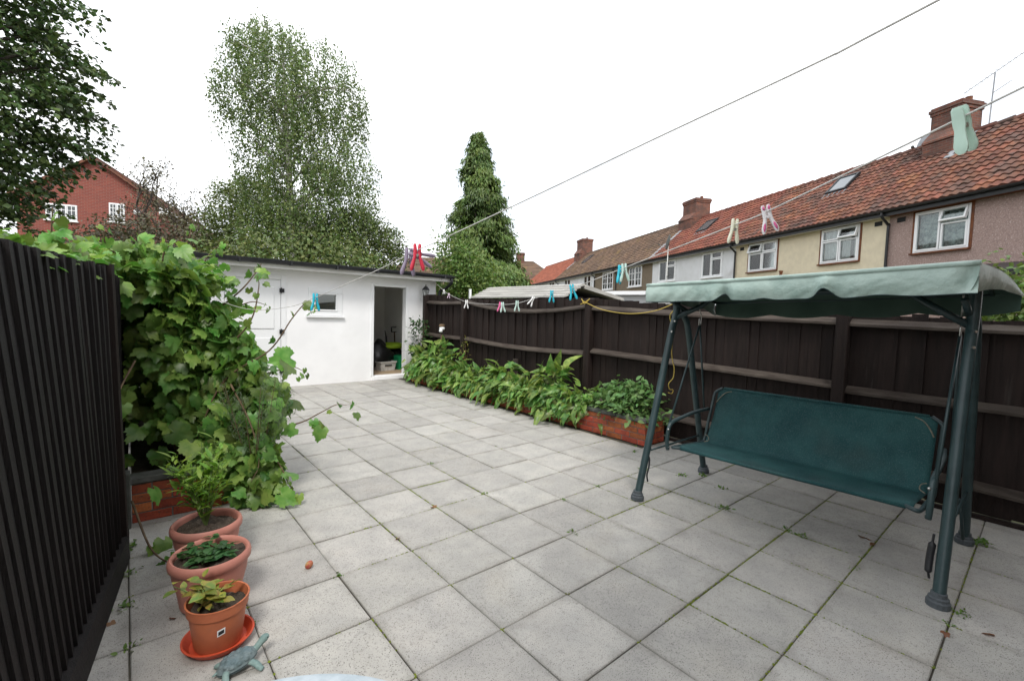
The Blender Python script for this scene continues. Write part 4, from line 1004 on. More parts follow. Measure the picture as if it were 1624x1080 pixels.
for k in range(2000):                       # near end facing the camera
    z = rv_.uniform(.14, 1.92); xr = vine_xr(z, 1.9); x = rv_.uniform(-.93, xr)
    if x < -.50 and z < .60 + .2 * (x + .5) and rv_.random() < .93: continue
    if x < -.74 + .10 * math.sin(9 * z) and z < 1.5 and rv_.random() < .88: continue
    y = 1.98 + .28 * max(0, -.35 - x) + .22 * rv_.random() - .25 * math.exp(-((z - .6) / .35) ** 2) * max(0, min(1, (x + .5) * 2))
    put((x, y, z), (.25, -.9, .2), rv_.uniform(.065, .145))
for k in range(1000):                       # crown along the fence top
    y = rv_.uniform(1.9, 5.8); x = rv_.uniform(-1.25, -.25); z = 1.74 + .06 * math.sin(2.3 * y + 1) + rv_.normal(0, .05) - .35 * max(0, x + .5) + .05 * (y - 2)
    put((x, y, z), (.1, -.2, .9), rv_.uniform(.06, .125), .2)
for k in range(800):                        # behind and above the near fence panel
    y = rv_.uniform(.2, 2.1); x = left_top(min(y, 1.4)) - rv_.uniform(.03, .6); z = 1.63 + .07 * y + rv_.normal(0, .035) - .05 * rv_.random()
    put((x, y, z), (.3, -.4, .8), rv_.uniform(.05, .105), .2)
for k in range(420):                        # low skirt over the bed wall
    x = rv_.uniform(-.5, -.02); z = rv_.uniform(.06, .5); y = 1.66 + .2 * rv_.random() + .1 * z
    if x < -.33 and z < .3: continue
    put((x, y, z), (.3, -.9, .1), rv_.uniform(.06, .13))
for k in range(1500):                        # scattered inner leaves that close the hollow
    y = rv_.uniform(2.2, 5.5); z = rv_.uniform(.6, 1.9); x = rv_.uniform(-.85, vine_xr(z, y) - .1)
    put((x, y, z), (.5, -.7, .2), rv_.uniform(.09, .16))
canes = [[(-.55, 2.1, .3), (-.35, 1.95, .9), (-.05, 1.85, 1.15), (.10, 1.80, 1.40), (.19, 1.78, 1.52), (.22, 1.78, 1.50), (.24, 1.78, 1.44)],
         [(-.1, 2.0, .5), (.15, 1.82, .56), (.30, 1.75, .64), (.42, 1.72, .70), (.50, 1.70, .69)],
         [(-.4, 2.2, 1.4), (-.22, 2.0, 1.6), (-.12, 1.95, 1.75), (-.08, 1.95, 1.82)],
         [(-.9, 2.2, 1.8), (-.98, 1.9, 1.85), (-.99, 1.8, 1.97)], [(-.6, 2.6, 1.8), (-.5, 2.5, 2.0), (-.48, 2.5, 2.1)],
         [(-.3, 1.9, .9), (-.2, 1.74, .62), (-.16, 1.66, .35), (-.22, 1.62, .22)], [(-.15, 1.9, .5), (-.02, 1.70, .30), (.03, 1.62, .16), (.06, 1.60, .10)],
         [(-.85, 1.9, 1.1), (-.93, 1.55, .95), (-.93, 1.45, .85)], [(-.88, 1.75, .2), (-.80, 1.3, .05), (-.70, 1.05, .03), (-.62, .98, .05)],
         [(-.6, 2.3, .25), (-.65, 2.2, 1.0), (-.7, 2.3, 1.8), (-.8, 2.8, 1.95), (-.8, 4.5, 2.0)], [(-.4, 2.9, .25), (-.35, 2.8, 1.0), (-.5, 2.9, 1.8)], [(-1.15, 1.3, 1.6), (-1.17, 1.25, 1.8), (-1.16, 1.2, 1.95)], [(-.4, 2.1, 1.05), (-.18, 1.9, 1.35), (-.12, 1.86, 1.62), (-.13, 1.85, 1.72)], [(-.4, 3.0, 1.75), (-.3, 2.95, 1.95), (-.22, 2.9, 2.05)], [(-.7, 2.0, 1.7), (-.68, 1.9, 1.85), (-.6, 1.85, 1.93)], [(-.3, 2.4, 1.4), (-.1, 2.3, 1.52), (.02, 2.25, 1.50)], [(-.1, 2.2, .9), (.16, 2.1, .98), (.26, 2.05, .95)]]
for i, c in enumerate(canes):
    cv = curve(c, 8); m_ = MB(); m_.tube(cv, np.linspace(.0075 if i != 9 else .02, .002, len(cv)), 6); m_.build('cane', M['stalk'], vn, smooth=True)
    if i in (9, 10): continue
    for q in np.linspace(.3, 1, 7):
        p = cv[int(q * (len(cv) - 1))]; put(tuple(p + rv_.normal(0, .03, 3)), (.3, -.7, .3), rv_.uniform(.05, .13) * (1.15 - .55 * q))
for (p, s) in (((.13, 1.78, 1.10), .20), ((.05, 1.76, 1.06), .17), ((.24, 1.72, .50), .15), ((.31, 1.70, .55), .12), ((-.45, 1.80, .80), .16), ((-.70, 1.85, .62), .17), ((-.55, 1.82, .55), .16), ((-.05, 1.60, .12), .15), ((.03, 1.58, .2), .14), ((-.78, 1.70, .30), .12), ((-.68, 1.10, .06), .10), ((-.80, 1.35, .06), .09)):
    put(p, (.15, -.9, .3), s, .4)
P_l = np.array(P_l); T_ = np.array(T_); N_l = np.array(N_l); S_l = np.array(S_l)
dist = np.linalg.norm(P_l - np.array(CAM_POS), axis=1)
vis = (P_l[:, 1] < 2.6) & (P_l[:, 2] > .1)
score = S_l / dist * np.where(vis, 1, .4); order = np.argsort(-score); big = order[:290]; rest = order[290:]
leaf_objects([leaf_mesh('leaf', v, M['vine']) for v in VINES], T_[big], N_l[big], P_l[big], S_l[big], vn)
tag(scatter('foliage', VINES, T_[rest], N_l[rest], P_l[rest], S_l[rest], M['vine'], vn), kind='stuff')
# rosemary in the middle of the vine's lower face
rm = root('rosemary_bush', 'grey green needle-leaved rosemary bush poking out of the vine', 'shrub', (-.16, 1.80, .30))
n = 2600; st = rv_.integers(0, 46, n); ang = rv_.uniform(0, 6.28, 46); lean = rv_.uniform(.05, .26, 46); hgt = rv_.uniform(.40, .72, 46)
t = rv_.random(n) ** .8; base = np.c_[np.cos(ang) * .05, np.sin(ang) * .05, ang * 0]
P = base[st] + np.c_[np.cos(ang[st]) * lean[st] * t, np.sin(ang[st]) * lean[st] * t - .06 * t, hgt[st] * t]
T = np.c_[rv_.normal(0, .6, n), rv_.normal(0, .6, n), rv_.uniform(.4, 1.2, n)]
tag(scatter('needles', NEEDLE, T, rv_.normal(0, 1, (n, 3)), P, rv_.uniform(.03, .05, n) * 1.0, M['rosemary'], rm), kind='stuff')
for k in range(0, 46, 4):
    m_ = MB(); m_.tube([tuple(base[k]), tuple(base[k] + np.array([math.cos(ang[k]) * lean[k], math.sin(ang[k]) * lean[k] - .06, hgt[k]]))], [.004, .0015], 5); m_.build('stem', M['stalk'], rm)

# ================================================================== PLANTS IN THE RAISED BED ON THE RIGHT
AR = [leaf_mesh('leaf', a, M['arum']) for a in ARUMS]
ra = np.random.default_rng(21)
def arum(label, y0, n, h, reach, seed):
    r = root('arum_lily', label, 'plant', (3.90, y0, .27), 0, 'broad leaved plants in the right raised bed')
    T, Nn, P, Sz = [], [], [], []; stems = MB(); vs_ = (.8, 1.15, .85, 1.1, .8, 1.0, 1.15, 1.25, .9)[seed - 1]
    for k in range(n):
        a = ra.uniform(0, 6.28) if ra.random() < .45 else ra.normal(math.pi * 1.05, .7)
        up = ra.random(); rad = reach * (1 - .6 * up) * ra.uniform(.5, 1.1); d = np.array([math.cos(a), math.sin(a) * 1.15, 0])
        if d[0] > 0: rad *= .45
        p = d * rad + np.array([0, ra.normal(0, .08), h * up * ra.uniform(.6, 1.0) - (.10 * (1 - up) * (d[0] < -.3))])
        if p[0] < -.26: p[2] -= ra.uniform(0, .10) 
        T.append(d * (.9 if up < .8 else .5) + np.array([0, 0, ra.normal(-.55 if up < .7 else .25, .35)])); Nn.append(d * .35 + np.array([-.15, -.15, 1]) + ra.normal(0, .55, 3))
        P.append(p); Sz.append(ra.uniform(.09, .22) * vs_ * (1.2 if up > .85 else 1))
        if k % 3 == 0: stems.tube(curve([(0 + d[0] * .02, d[1] * .02, -.01), tuple(p * .5 + np.array([0, 0, .10])), tuple(p)], 4), .005, 5)
    leaf_objects(AR, np.array(T), np.array(Nn), np.array(P), np.array(Sz), r)
    o = stems.build('stems', M['greenstalk'], r, smooth=True); o['kind'] = 'stuff'
    m = 150; a = ra.normal(math.pi, .9, m); q = np.sqrt(ra.random(m)); z = ra.random(m)
    P = np.c_[np.cos(a) * q * reach * .82, ra.normal(0, .16, m) + np.sin(a) * q * .15, -.06 + z * h * .62 - .16 * (q > .75) * ra.random(m)]
    D = np.c_[np.cos(a), np.sin(a), ra.normal(-.3, .5, m)]
    tag(scatter('small_leaves', ARUMS, D, np.array([-.2, -.2, 1.]) + ra.normal(0, .6, (m, 3)), P, ra.uniform(.07, .15, m), M['arum'], r), kind='stuff')
    return r
arum('broad leaved clump spilling furthest down the bricks, next to the rose bush', 2.05, 84, .34, .46, 1)
arum('tall broad leaved clump with one leaf held high above the bed', 2.62, 84, .52, .46, 2)
arum('yellow tinged broad leaved clump third from the bricks left bare', 3.15, 84, .34, .46, 3)
arum('broad leaved clump in front of the fence prop', 3.70, 80, .42, .46, 4)
arum('dense pale green leaved clump left of the fence prop', 4.25, 80, .32, .46, 5)
arum('broad leaved clump halfway between prop and far fence post', 4.80, 76, .32, .46, 6)
arum('broad leaved clump at the foot of the far fence post', 5.35, 76, .50, .48, 7)
arum('tall dark clump standing before the outbuilding corner', 5.90, 80, .66, .50, 8)
arum('low clump at the outbuilding end of the bed', 6.35, 70, .45, .52, 9)

def bush(name, label, loc, rx, ry, h, n, lsize, mat, tpl, cat='shrub', seed=1, stems=10, z0=.0, group=None, part_name='foliage', dome=True, tip=.0, clump=0):
    r0 = np.random.default_rng(seed); r = root(name, label, cat, loc, 0, group)
    if clump:
        ca = r0.uniform(0, 6.28, clump); cz = r0.random(clump); cr = np.sqrt(r0.random(clump)) * (np.sqrt(np.maximum(.05, 1 - cz ** 2)) if dome else 1)
        cc = np.c_[np.cos(ca) * cr * rx, np.sin(ca) * cr * ry, z0 + cz * h]
        P = cc[r0.integers(0, clump, n)] + r0.normal(0, 1, (n, 3)) * np.array([lsize * .9, lsize * .9, lsize * .6])
    else:
        a = r0.uniform(0, 6.28, n); z = r0.random(n); q = np.sqrt(r0.uniform(.25, 1, n)) * (np.sqrt(np.maximum(.04, 1 - z ** 2)) if dome else (1 - .6 * z))
        P = np.c_[np.cos(a) * q * rx, np.sin(a) * q * ry, z0 + z * h]
    out = P * np.array([1 / rx, 1 / ry, 0]); 
    T = out + r0.normal(0, .5, (n, 3)) + np.array([0, 0, tip]); Nn = out * .4 + np.array([-.1, -.1, 1]) + r0.normal(0, .45, (n, 3))
    tag(scatter(part_name, tpl, T, Nn, P, lsize * r0.uniform(.65, 1.25, n), mat, r), kind='stuff')
    for k in range(stems):
        q = P[r0.integers(0, n)]; m_ = MB(); m_.tube(curve([(q[0] * .1, q[1] * .1, 0), (q[0] * .5, q[1] * .5, q[2] * .55), tuple(q)], 4), np.linspace(.006, .002, 9) * max(1, h), 5); m_.build('stem', M['stalk'] if mat is not M['weed'] else M['greenstalk'], r)
    return r
bush('rose_bush', 'bushy rose with rounded leaves over the bare brick end of the bed', (3.90, 1.33, .27), .30, .50, .36, 900, .085, M['rose'], LANCE_W, seed=4, clump=110)
bush('corner_shrub', 'slender dark leaved shrub growing against the outbuilding doorway', (3.90, 6.72, .0), .17, .15, 1.25, 480, .075, M['bay'], LANCE_W, seed=6, dome=False, clump=60)
bush('dry_seedhead', 'wispy dry flower stalk in front of the dark fence', (4.02, 5.12, .27), .10, .13, .52, 60, .04, M['potyellow'], LANCE_W, cat='plant', seed=8, stems=5, z0=.25)
# ornament head on a pole in the corner
oo = root('flower_ornament', 'white topped garden ornament on a dark pole in the fence corner', 'ornament', (4.06, 6.05, .27))
m_ = MB(); m_.tube([(0, 0, 0), (0, 0, .74)], .022, 8); m_.build('pole', M['stalk'], oo, smooth=True)
m_ = MB(); m_.ball((0, -.01, .87), .06, sz=.8, nu=12, nv=8); m_.ball((-.04, -.03, .82), .04, nu=8, nv=6); m_.build('head', M['upvc'], oo, smooth=True)
m_ = MB(); m_.lathe([(.06, .90), (.065, .93), (.045, .955), (0, .96)], 10); m_.build('cap', M['stalk'], oo, smooth=True)

# ================================================================== POT PLANTS AND WEEDS
def potplant(name, label, loc, n, spread, h, ls, mat, tpl, seed, tip=1.0, stems=7, flat=False):
    r0 = np.random.default_rng(seed); r = root(name, label, 'plant', loc)
    me = [leaf_mesh('leaf', tpl, mat)]
    ends = []
    for s in range(stems):
        a = r0.uniform(0, 6.28); l = r0.uniform(.35, 1); ends.append(np.array([math.cos(a) * spread * l, math.sin(a) * spread * l, h * r0.uniform(.55, 1) * (1 - .3 * l)]))
        m_ = MB(); m_.tube(curve([(0, 0, -.01), tuple(ends[-1] * .5 + np.array([0, 0, .05 * h])), tuple(ends[-1])], 4), np.linspace(.004, .0015, 9), 5); m_.build('stem', M['greenstalk'], r)
    T, Nn, P, Sz = [], [], [], []
    for k in range(n):
        e = ends[k % stems]; t_ = r0.uniform(.18, 1) ** .8; p = e * t_ + r0.normal(0, .012, 3); a = r0.uniform(0, 6.28)
        d = np.array([math.cos(a), math.sin(a), 0])
        T.append(d + np.array([0, 0, tip * r0.uniform(.2, 1)])); Nn.append(np.array([0, 0, 1]) + r0.normal(0, .3, 3) - d * .3 * tip); P.append(p); Sz.append(ls * r0.uniform(.6, 1.25))
    P = np.array(P)
    if flat: P[:, 2] = np.abs(P[:, 2]) * .8 + .012
    leaf_objects(me, np.array(T), np.array(Nn), P, np.array(Sz), r); return r
potplant('leafy_shrub', 'bright yellow green shrub with long leaves in the furthest pot', (-.56, 1.0, .235), 330, .19, .60, .080, M['potgreen'], lance_leaf(.12), 2, 1.5, 22)
potplant('creeping_plant', 'dark green creeping plant on the soil of the middle pot', (-.60, .585, .235), 130, .17, .05, .055, M['potdark'], LANCE_W, 3, .3, 14, True)
potplant('yellowing_plant', 'straggly plant with yellowing leaves in the nearest pot', (-.635, .25, .19), 62, .13, .15, .062, M['potyellow'], LANCE_W, 5, .7, 8)
rw = np.random.default_rng(77)
wme = [leaf_mesh('leaf', LANCE_W, M['weed'])]
def weed(label, x, y, n, s, group='weeds in the paving joints'):
    r = root('weed', label, 'weed', (x, y, -.008), 0, group)
    a = rw.uniform(0, 6.28, n); s *= .62; n = int(n * 1.5); a = rw.uniform(0, 6.28, n); d = np.c_[np.cos(a), np.sin(a), rw.uniform(.1, 2.2, n)]
    leaf_objects(wme, d, np.array([0, 0, 1.]) + rw.normal(0, .3, (n, 3)), np.c_[rw.normal(0, .8 * s, n), rw.normal(0, .8 * s, n), rw.uniform(0, .5 * s, n)], s * rw.uniform(.4, 1.2, n), r)
weed('single upright weed standing in the open patio', 1.43, -.02 + .47 - .45, 9, .045)
weed('weed tuft right of the fallen fruit', .0, .45, 12, .035)
weed('weed growing by the rear right foot of the swing', 3.60, -1.80, 22, .07)
weed('weed at the front right foot of the swing', 2.42, -1.83, 14, .04)
weed('bushy weed under the middle of the swing bench', 2.72, -.45, 22, .05)
weed('small weed between the nearest pot and the slab joint', -.46, .30, 10, .035)
for (x, y, n, s, lab) in ((3.13, .15, 16, .05, 'weed tuft beside the rear left foot of the swing'), (3.30, .02, 16, .05, 'weed tuft behind the left end of the bench'), (2.95, .45, 16, .05, 'weed tuft between the swing and the brick bed end'),
        (3.13, -.25, 14, .04, 'weed in the joint behind the bench left of its middle'), (2.72, -.9, 14, .04, 'weed in the moss line under the bench middle'), (2.70, -1.0, 14, .04, 'weed just right of the one under the bench middle'), (2.5, -1.35, 10, .03, 'tiny weed under the right end of the bench'),
        (2.25, -1.8, 10, .03, 'tiny weed left of the front right swing foot'), (1.8, .42, 8, .03, 'tiny weed left of the front left swing foot'), (1.35, .9, 10, .03, 'tiny weed in the mid patio nearest the pale slabs'), (2.25, .45, 10, .03, 'weed in a joint straight behind the front left swing foot'),
        (1.38, 1.8, 8, .03, 'tiny weed in the patio beyond the pale slabs'), (-.9, 1.15, 16, .05, 'weed at the left fence beside the furthest pot'), (-.9, .8, 14, .045, 'weed at the left fence beside the middle pot'), (-.9, .45, 12, .04, 'weed left of the nearest pot by the fence'),
        (-.89, 1.5, 16, .06, 'weed in front of the left raised bed by the fence end'), (-1.0, .2, 10, .04, 'weed at the foot of the dark fence left of the saucer'), (3.6, 1.0, 10, .03, 'tiny weed at the brick bed corner'), (3.4, .86, 14, .04, 'weed in front of the brick bed corner'),
        (2.25, 1.9, 8, .025, 'tiny weed in the patio in front of the overhanging leaves'), (.9, 2.7, 8, .025, 'tiny weed in the far left patio near the vine')):
    weed(lab, x, y, n, s)
# fallen dry leaves
M['dry'] = leafm('dry_leaf', (0.16, 0.06, 0.03), (0.22, 0.10, 0.05), .3, .02)
dme = leaf_mesh('dry_leaf', VINES[2], M['dry'])
for (x, y, s, a, lab) in ((3.02, -1.30, .09, .3, 'largest curled brown leaf under the right end of the bench'), (2.98, -1.36, .07, 2., 'brown leaf touching the largest one under the bench'), (2.30, -1.95, .05, 1., 'brown leaf on the slab in front of the front right swing foot'), (.9, .93, .035, 4, 'tiny brown leaf at a joint in the middle of the patio'),
        (.86, .90, .03, 1, 'tiniest brown leaf at a joint in the middle of the patio'), (.45, .62, .03, 2, 'small reddish leaf on the open slab right of the fruit'), (2.15, -1.8, .04, 3, 'small brown leaf left of the front right swing foot'), (-1.0, .9, .04, 2, 'brown leaf at the fence foot beside the middle pot'), (-.97, .7, .035, 5, 'small brown leaf at the fence foot by the nearest pot'), (-.75, .55, .03, 1, 'tiny brown leaf left of the nearest pot rim')):
    o = link_obj('dry_leaf', dme, None, (x, y, .012)); o.scale = (s, s, s); o.rotation_euler = (.15, .2, a); tag(o, lab, 'leaf', 'fallen dry leaves')

# ================================================================== TERRACED HOUSES on the right
HO = np.array([17.37, 1.45, 0.0]); HROT = math.atan2(-.886, -.463)     # local x to the right, y away from the garden
M['pantile'] = pmat('red_pantile', (0.205, 0.082, 0.052), (0.13, 0.060, 0.045), 1.6, 0.85, 0.3, 60, var=0.22, huevar=0.007, stain=[((0.30, 0.13, 0.055), 0.9, 0.57, 0.74, 0.5), ((0.075, 0.062, 0.055), 1.3, 0.47, 0.68, 0.75), ((0.06, 0.05, 0.045), 7.0, 0.56, 0.66, 0.6)])
M['pantile_clean'] = pmat('red_pantile_newer', (0.21, 0.074, 0.049), (0.15, 0.060, 0.044), 1.6, 0.85, 0.3, 60, var=0.18, huevar=0.006)
M['orange_tile'] = pmat('orange_tile', (0.30, 0.10, 0.06), (0.25, 0.085, 0.055), 1.6, 0.8, var=0.2)
M['brown_tile'] = pmat('brown_tile', (0.155, 0.10, 0.068), (0.115, 0.08, 0.06), 1.2, 0.9, 0.3, 60, var=0.28, stain=[((0.22, 0.15, 0.06), 1.1, 0.56, 0.72, 0.6)])
M['pink_dash'] = pmat('pink_pebbledash', (0.38, 0.275, 0.245), (0.29, 0.21, 0.19), 26, 0.95, 0.7, 60, c3=(0.52, 0.42, 0.38), s3=40, t3=0.60)
M['cream_dash'] = pmat('cream_render', (0.70, 0.62, 0.46), (0.64, 0.565, 0.42), 5, 0.9, 0.5, 26, stain=[((0.45, 0.36, 0.24), 0.8, 0.6, 0.8, 0.3)])
M['white_wall'] = pmat('white_painted_wall', (0.70, 0.71, 0.73), (0.64, 0.65, 0.66), 2, 0.85, stain=[((0.30, 0.26, 0.25), 0.55, 0.60, 0.72, 0.5)])
M['brown_dash'] = pmat('brown_pebbledash', (0.21, 0.165, 0.115), (0.16, 0.13, 0.095), 14, 0.95, 0.6, 40)
M['lead'] = pmat('lead_flashing', (0.33, 0.35, 0.37), (0.24, 0.25, 0.27), 6, 0.6)
def brickmat(name, ca, cb, cmn, soot=.55):
    m = pmat(name, ca, None, rough=.9); N = m.node_tree.nodes; L = m.node_tree.links; p = N['Principled BSDF']
    b = N.new('ShaderNodeTexBrick'); b.inputs['Color1'].default_value = (*ca, 1); b.inputs['Color2'].default_value = (*cb, 1); b.inputs['Mortar'].default_value = (*cmn, 1)
    b.inputs['Scale'].default_value = 1.0; b.inputs['Brick Width'].default_value = .225; b.inputs['Row Height'].default_value = .075; b.inputs['Mortar Size'].default_value = .008; b.inputs['Bias'].default_value = 0.0
    t = N.new('ShaderNodeTexCoord'); sp = N.new('ShaderNodeSeparateXYZ'); ad = N.new('ShaderNodeMath'); cb_ = N.new('ShaderNodeCombineXYZ')
    L.new(t.outputs['Object'], sp.inputs[0]); L.new(sp.outputs['X'], ad.inputs[0]); L.new(sp.outputs['Y'], ad.inputs[1]); L.new(ad.outputs[0], cb_.inputs['X']); L.new(sp.outputs['Z'], cb_.inputs['Y']); L.new(cb_.outputs[0], b.inputs['Vector'])
    n = N.new('ShaderNodeTexNoise'); n.inputs['Scale'].default_value = 2.2; n.inputs['Detail'].default_value = 6; L.new(t.outputs['Object'], n.inputs['Vector'])
    r = N.new('ShaderNodeMapRange'); r.inputs['From Min'].default_value = .42; r.inputs['From Max'].default_value = .68; r.inputs['To Max'].default_value = soot; L.new(n.outputs['Fac'], r.inputs['Value'])
    mx = N.new('ShaderNodeMix'); mx.data_type = 'RGBA'; L.new(r.outputs[0], mx.inputs[0]); L.new(b.outputs['Color'], mx.inputs[6]); mx.inputs[7].default_value = (.055, .045, .04, 1); L.new(mx.outputs[2], p.inputs['Base Color'])
    return m
M['chimney_brick'] = brickmat('chimney_brick', (0.21, 0.075, 0.046), (0.13, 0.052, 0.04), (0.16, 0.13, 0.11), .75)
M['curtain'] = pmat('net_curtain', (0.62, 0.61, 0.58), (0.40, 0.39, 0.37), 9, 0.9, stretch=(6, 6, .6))
M['lace'] = pmat('patterned_curtain', (0.50, 0.55, 0.52), (0.17, 0.21, 0.20), 11, 0.9)
M['brown_trim'] = pmat('rust_brown_trim', (0.19, 0.07, 0.03), (0.12, 0.05, 0.03), 6, 0.8)

def tiled_roof(name, parent, x0, x1, mat, y0=-.30, z0=5.0, y1=2.60, z1=7.58, tile=.215, gauge=.255, amp=.042, sub=5):
    L = math.hypot(y1 - y0, z1 - z0); nc = int(round(L / gauge)); nt = max(1, int(round((x1 - x0) / tile))); tw = (x1 - x0) / nt
    cy, cz = (y1 - y0) / L, (z1 - z0) / L; ny, nz = -cz, cy
    prof = np.array([0, .35, .95, 1.0, .45])[:sub]
    nx = nt * sub + 1
    h = np.array([prof[i % sub] for i in range(nx)]) * amp
    xs = x0 + np.arange(nx) * tw / sub
    V = []; F = []; TT = []
    for c in range(nc):
        s0 = L * c / nc; s1 = L * (c + 1) / nc + .02
        tj = rng.random(nt); lift = rng.normal(0, .004, nt)
        li = np.repeat(lift, sub); li = np.append(li, li[-1])
        b = len(V)
        for (s, off) in ((s0, .002), (s0, .046), (s1, .006)):
            hh = (h + off + li) if off > .005 else np.full(nx, off)
            for i in range(nx): V.append((xs[i], y0 + cy * s + ny * hh[i], z0 + cz * s + nz * hh[i]))
        for i in range(nx - 1):
            for q in (0, 1):
                a = b + q * nx + i; F.append((a, a + 1, a + 1 + nx, a + nx)); TT.append(tj[min(i // sub, nt - 1)])
    me = bpy.data.meshes.new(name); me.from_pydata(V, [], F); me.materials.append(mat)
    at = me.attributes.new('tint', 'FLOAT', 'FACE'); at.data.foreach_set('value', TT); me.update()
    o = link_obj(name, me, parent); o['kind'] = 'stuff'; return o

def house_window(par, x0, x1, z0, z1, lights, curtain='curtain', frame='upvc', trim=True, bars=None):
    """lights: list of (u0,u1,v0,v1,open) fractions of the opening"""
    f = MB(); b = .045
    f.box(x0, -.03, z0, x1, .07, z0 + b); f.box(x0, -.03, z1 - b, x1, .07, z1); f.box(x0, -.029, z0 + b, x0 + b, .07, z1 - b); f.box(x1 - b, -.029, z0 + b, x1, .07, z1 - b)
    wn_ = f.build('window', M[frame], par)
    W_w, H_w = x1 - x0, z1 - z0
    for (u0, u1, v0, v1, op) in lights:
        a0, a1, c0, c1 = x0 + W_w * u0, x0 + W_w * u1, z0 + H_w * v0, z0 + H_w * v1
        s = MB(); bb = .045
        s.box(a0, -.045, 0, a1, .03, bb); s.box(a0, -.045, c1 - c0 - bb, a1, .03, c1 - c0); s.box(a0, -.044, bb, a0 + bb, .03, c1 - c0 - bb); s.box(a1 - bb, -.044, bb, a1, .03, c1 - c0 - bb)
        if bars and not op:
            for q in range(1, bars[0]): xq = a0 + (a1 - a0) * q / bars[0]; s.box(xq - .014, -.036, bb, xq + .014, .02, c1 - c0 - bb)
            for q in range(1, bars[1]): zq = (c1 - c0) * q / bars[1]; s.box(a0 + bb, -.0355, zq - .014, a1 - bb, .0195, zq + .014)
        cs = s.build('casement', M[frame], wn_, loc=(0, 0, c0))
        p = MB(); p.box(a0 + bb, .0, c0 + bb, a1 - bb, .008, c1 - bb); pn = p.build('pane', M['glass'], wn_)
        if op:   # top-hung light standing open: swing the leaf out about its head
            for o_ in (cs,):
                o_.location = (0, -.02, c1); me = o_.data
                for vtx in me.vertices: vtx.co.z -= (c1 - c0)
                o_.rotation_euler = (R_(-17), 0, 0)
            pn.location = (0, -.02, c1)
            for vtx in pn.data.vertices: vtx.co.z -= c1
            pn.rotation_euler = (R_(-17), 0, 0)
    q = MB(); q.box(x0 - .06, -.10, z0 - .05, x1 + .06, .02, z0 - .003); q.build('sill', M[frame] if frame == 'upvc' and not trim == 'brown' else M['brown_trim'], wn_)
    if trim == 'brown':
        q = MB(); q.box(x0 - .07, -.012, z0 - .002, x0 - .003, .03, z1 + .06); q.box(x1 + .003, -.012, z0 - .002, x1 + .07, .03, z1 + .06); q.box(x0 - .003, -.0115, z1 + .003, x1 + .003, .03, z1 + .06); q.build('surround', M['brown_trim'], wn_)
    if curtain:
        c_ = MB(); nseg = 30
        def cf(a, b_): return lambda u, v: (a + (b_ - a) * u, .16 + .02 * math.sin(u * 40), z0 + .02 + (z1 - z0 - .04) * v)
        if curtain == 'half':
            c_.grid(nseg, 1, lambda u, v: (x0 + .03 + (x1 - x0 - .06) * u, .13, z0 + H_w * .48 + H_w * .5 * v))
        elif curtain == 'parted':
            c_.grid(nseg, 8, lambda u, v: (x0 + .03 + (x1 - x0) * (.66 + .12 * (v - .4) ** 2) * u, .16 + .02 * math.sin(u * 40), z0 + .02 + (z1 - z0 - .04) * v))
            c_.grid(8, 8, lambda u, v: (x1 - .03 - (x1 - x0) * (.20) * u, .16 + .02 * math.sin(u * 40), z0 + .02 + (z1 - z0 - .04) * v))
        else: c_.grid(nseg, 1, cf(x0 + .03, x1 - .03))
        c_.build('curtain', M['lace'] if curtain == 'lace' else M['curtain'], wn_, smooth=True)
    q = MB(); q.box(x0 - .05, .5, z0 - .05, x1 + .05, .52, z1 + .05); q.build('room_wall', M['dark'], wn_)
    return wn_

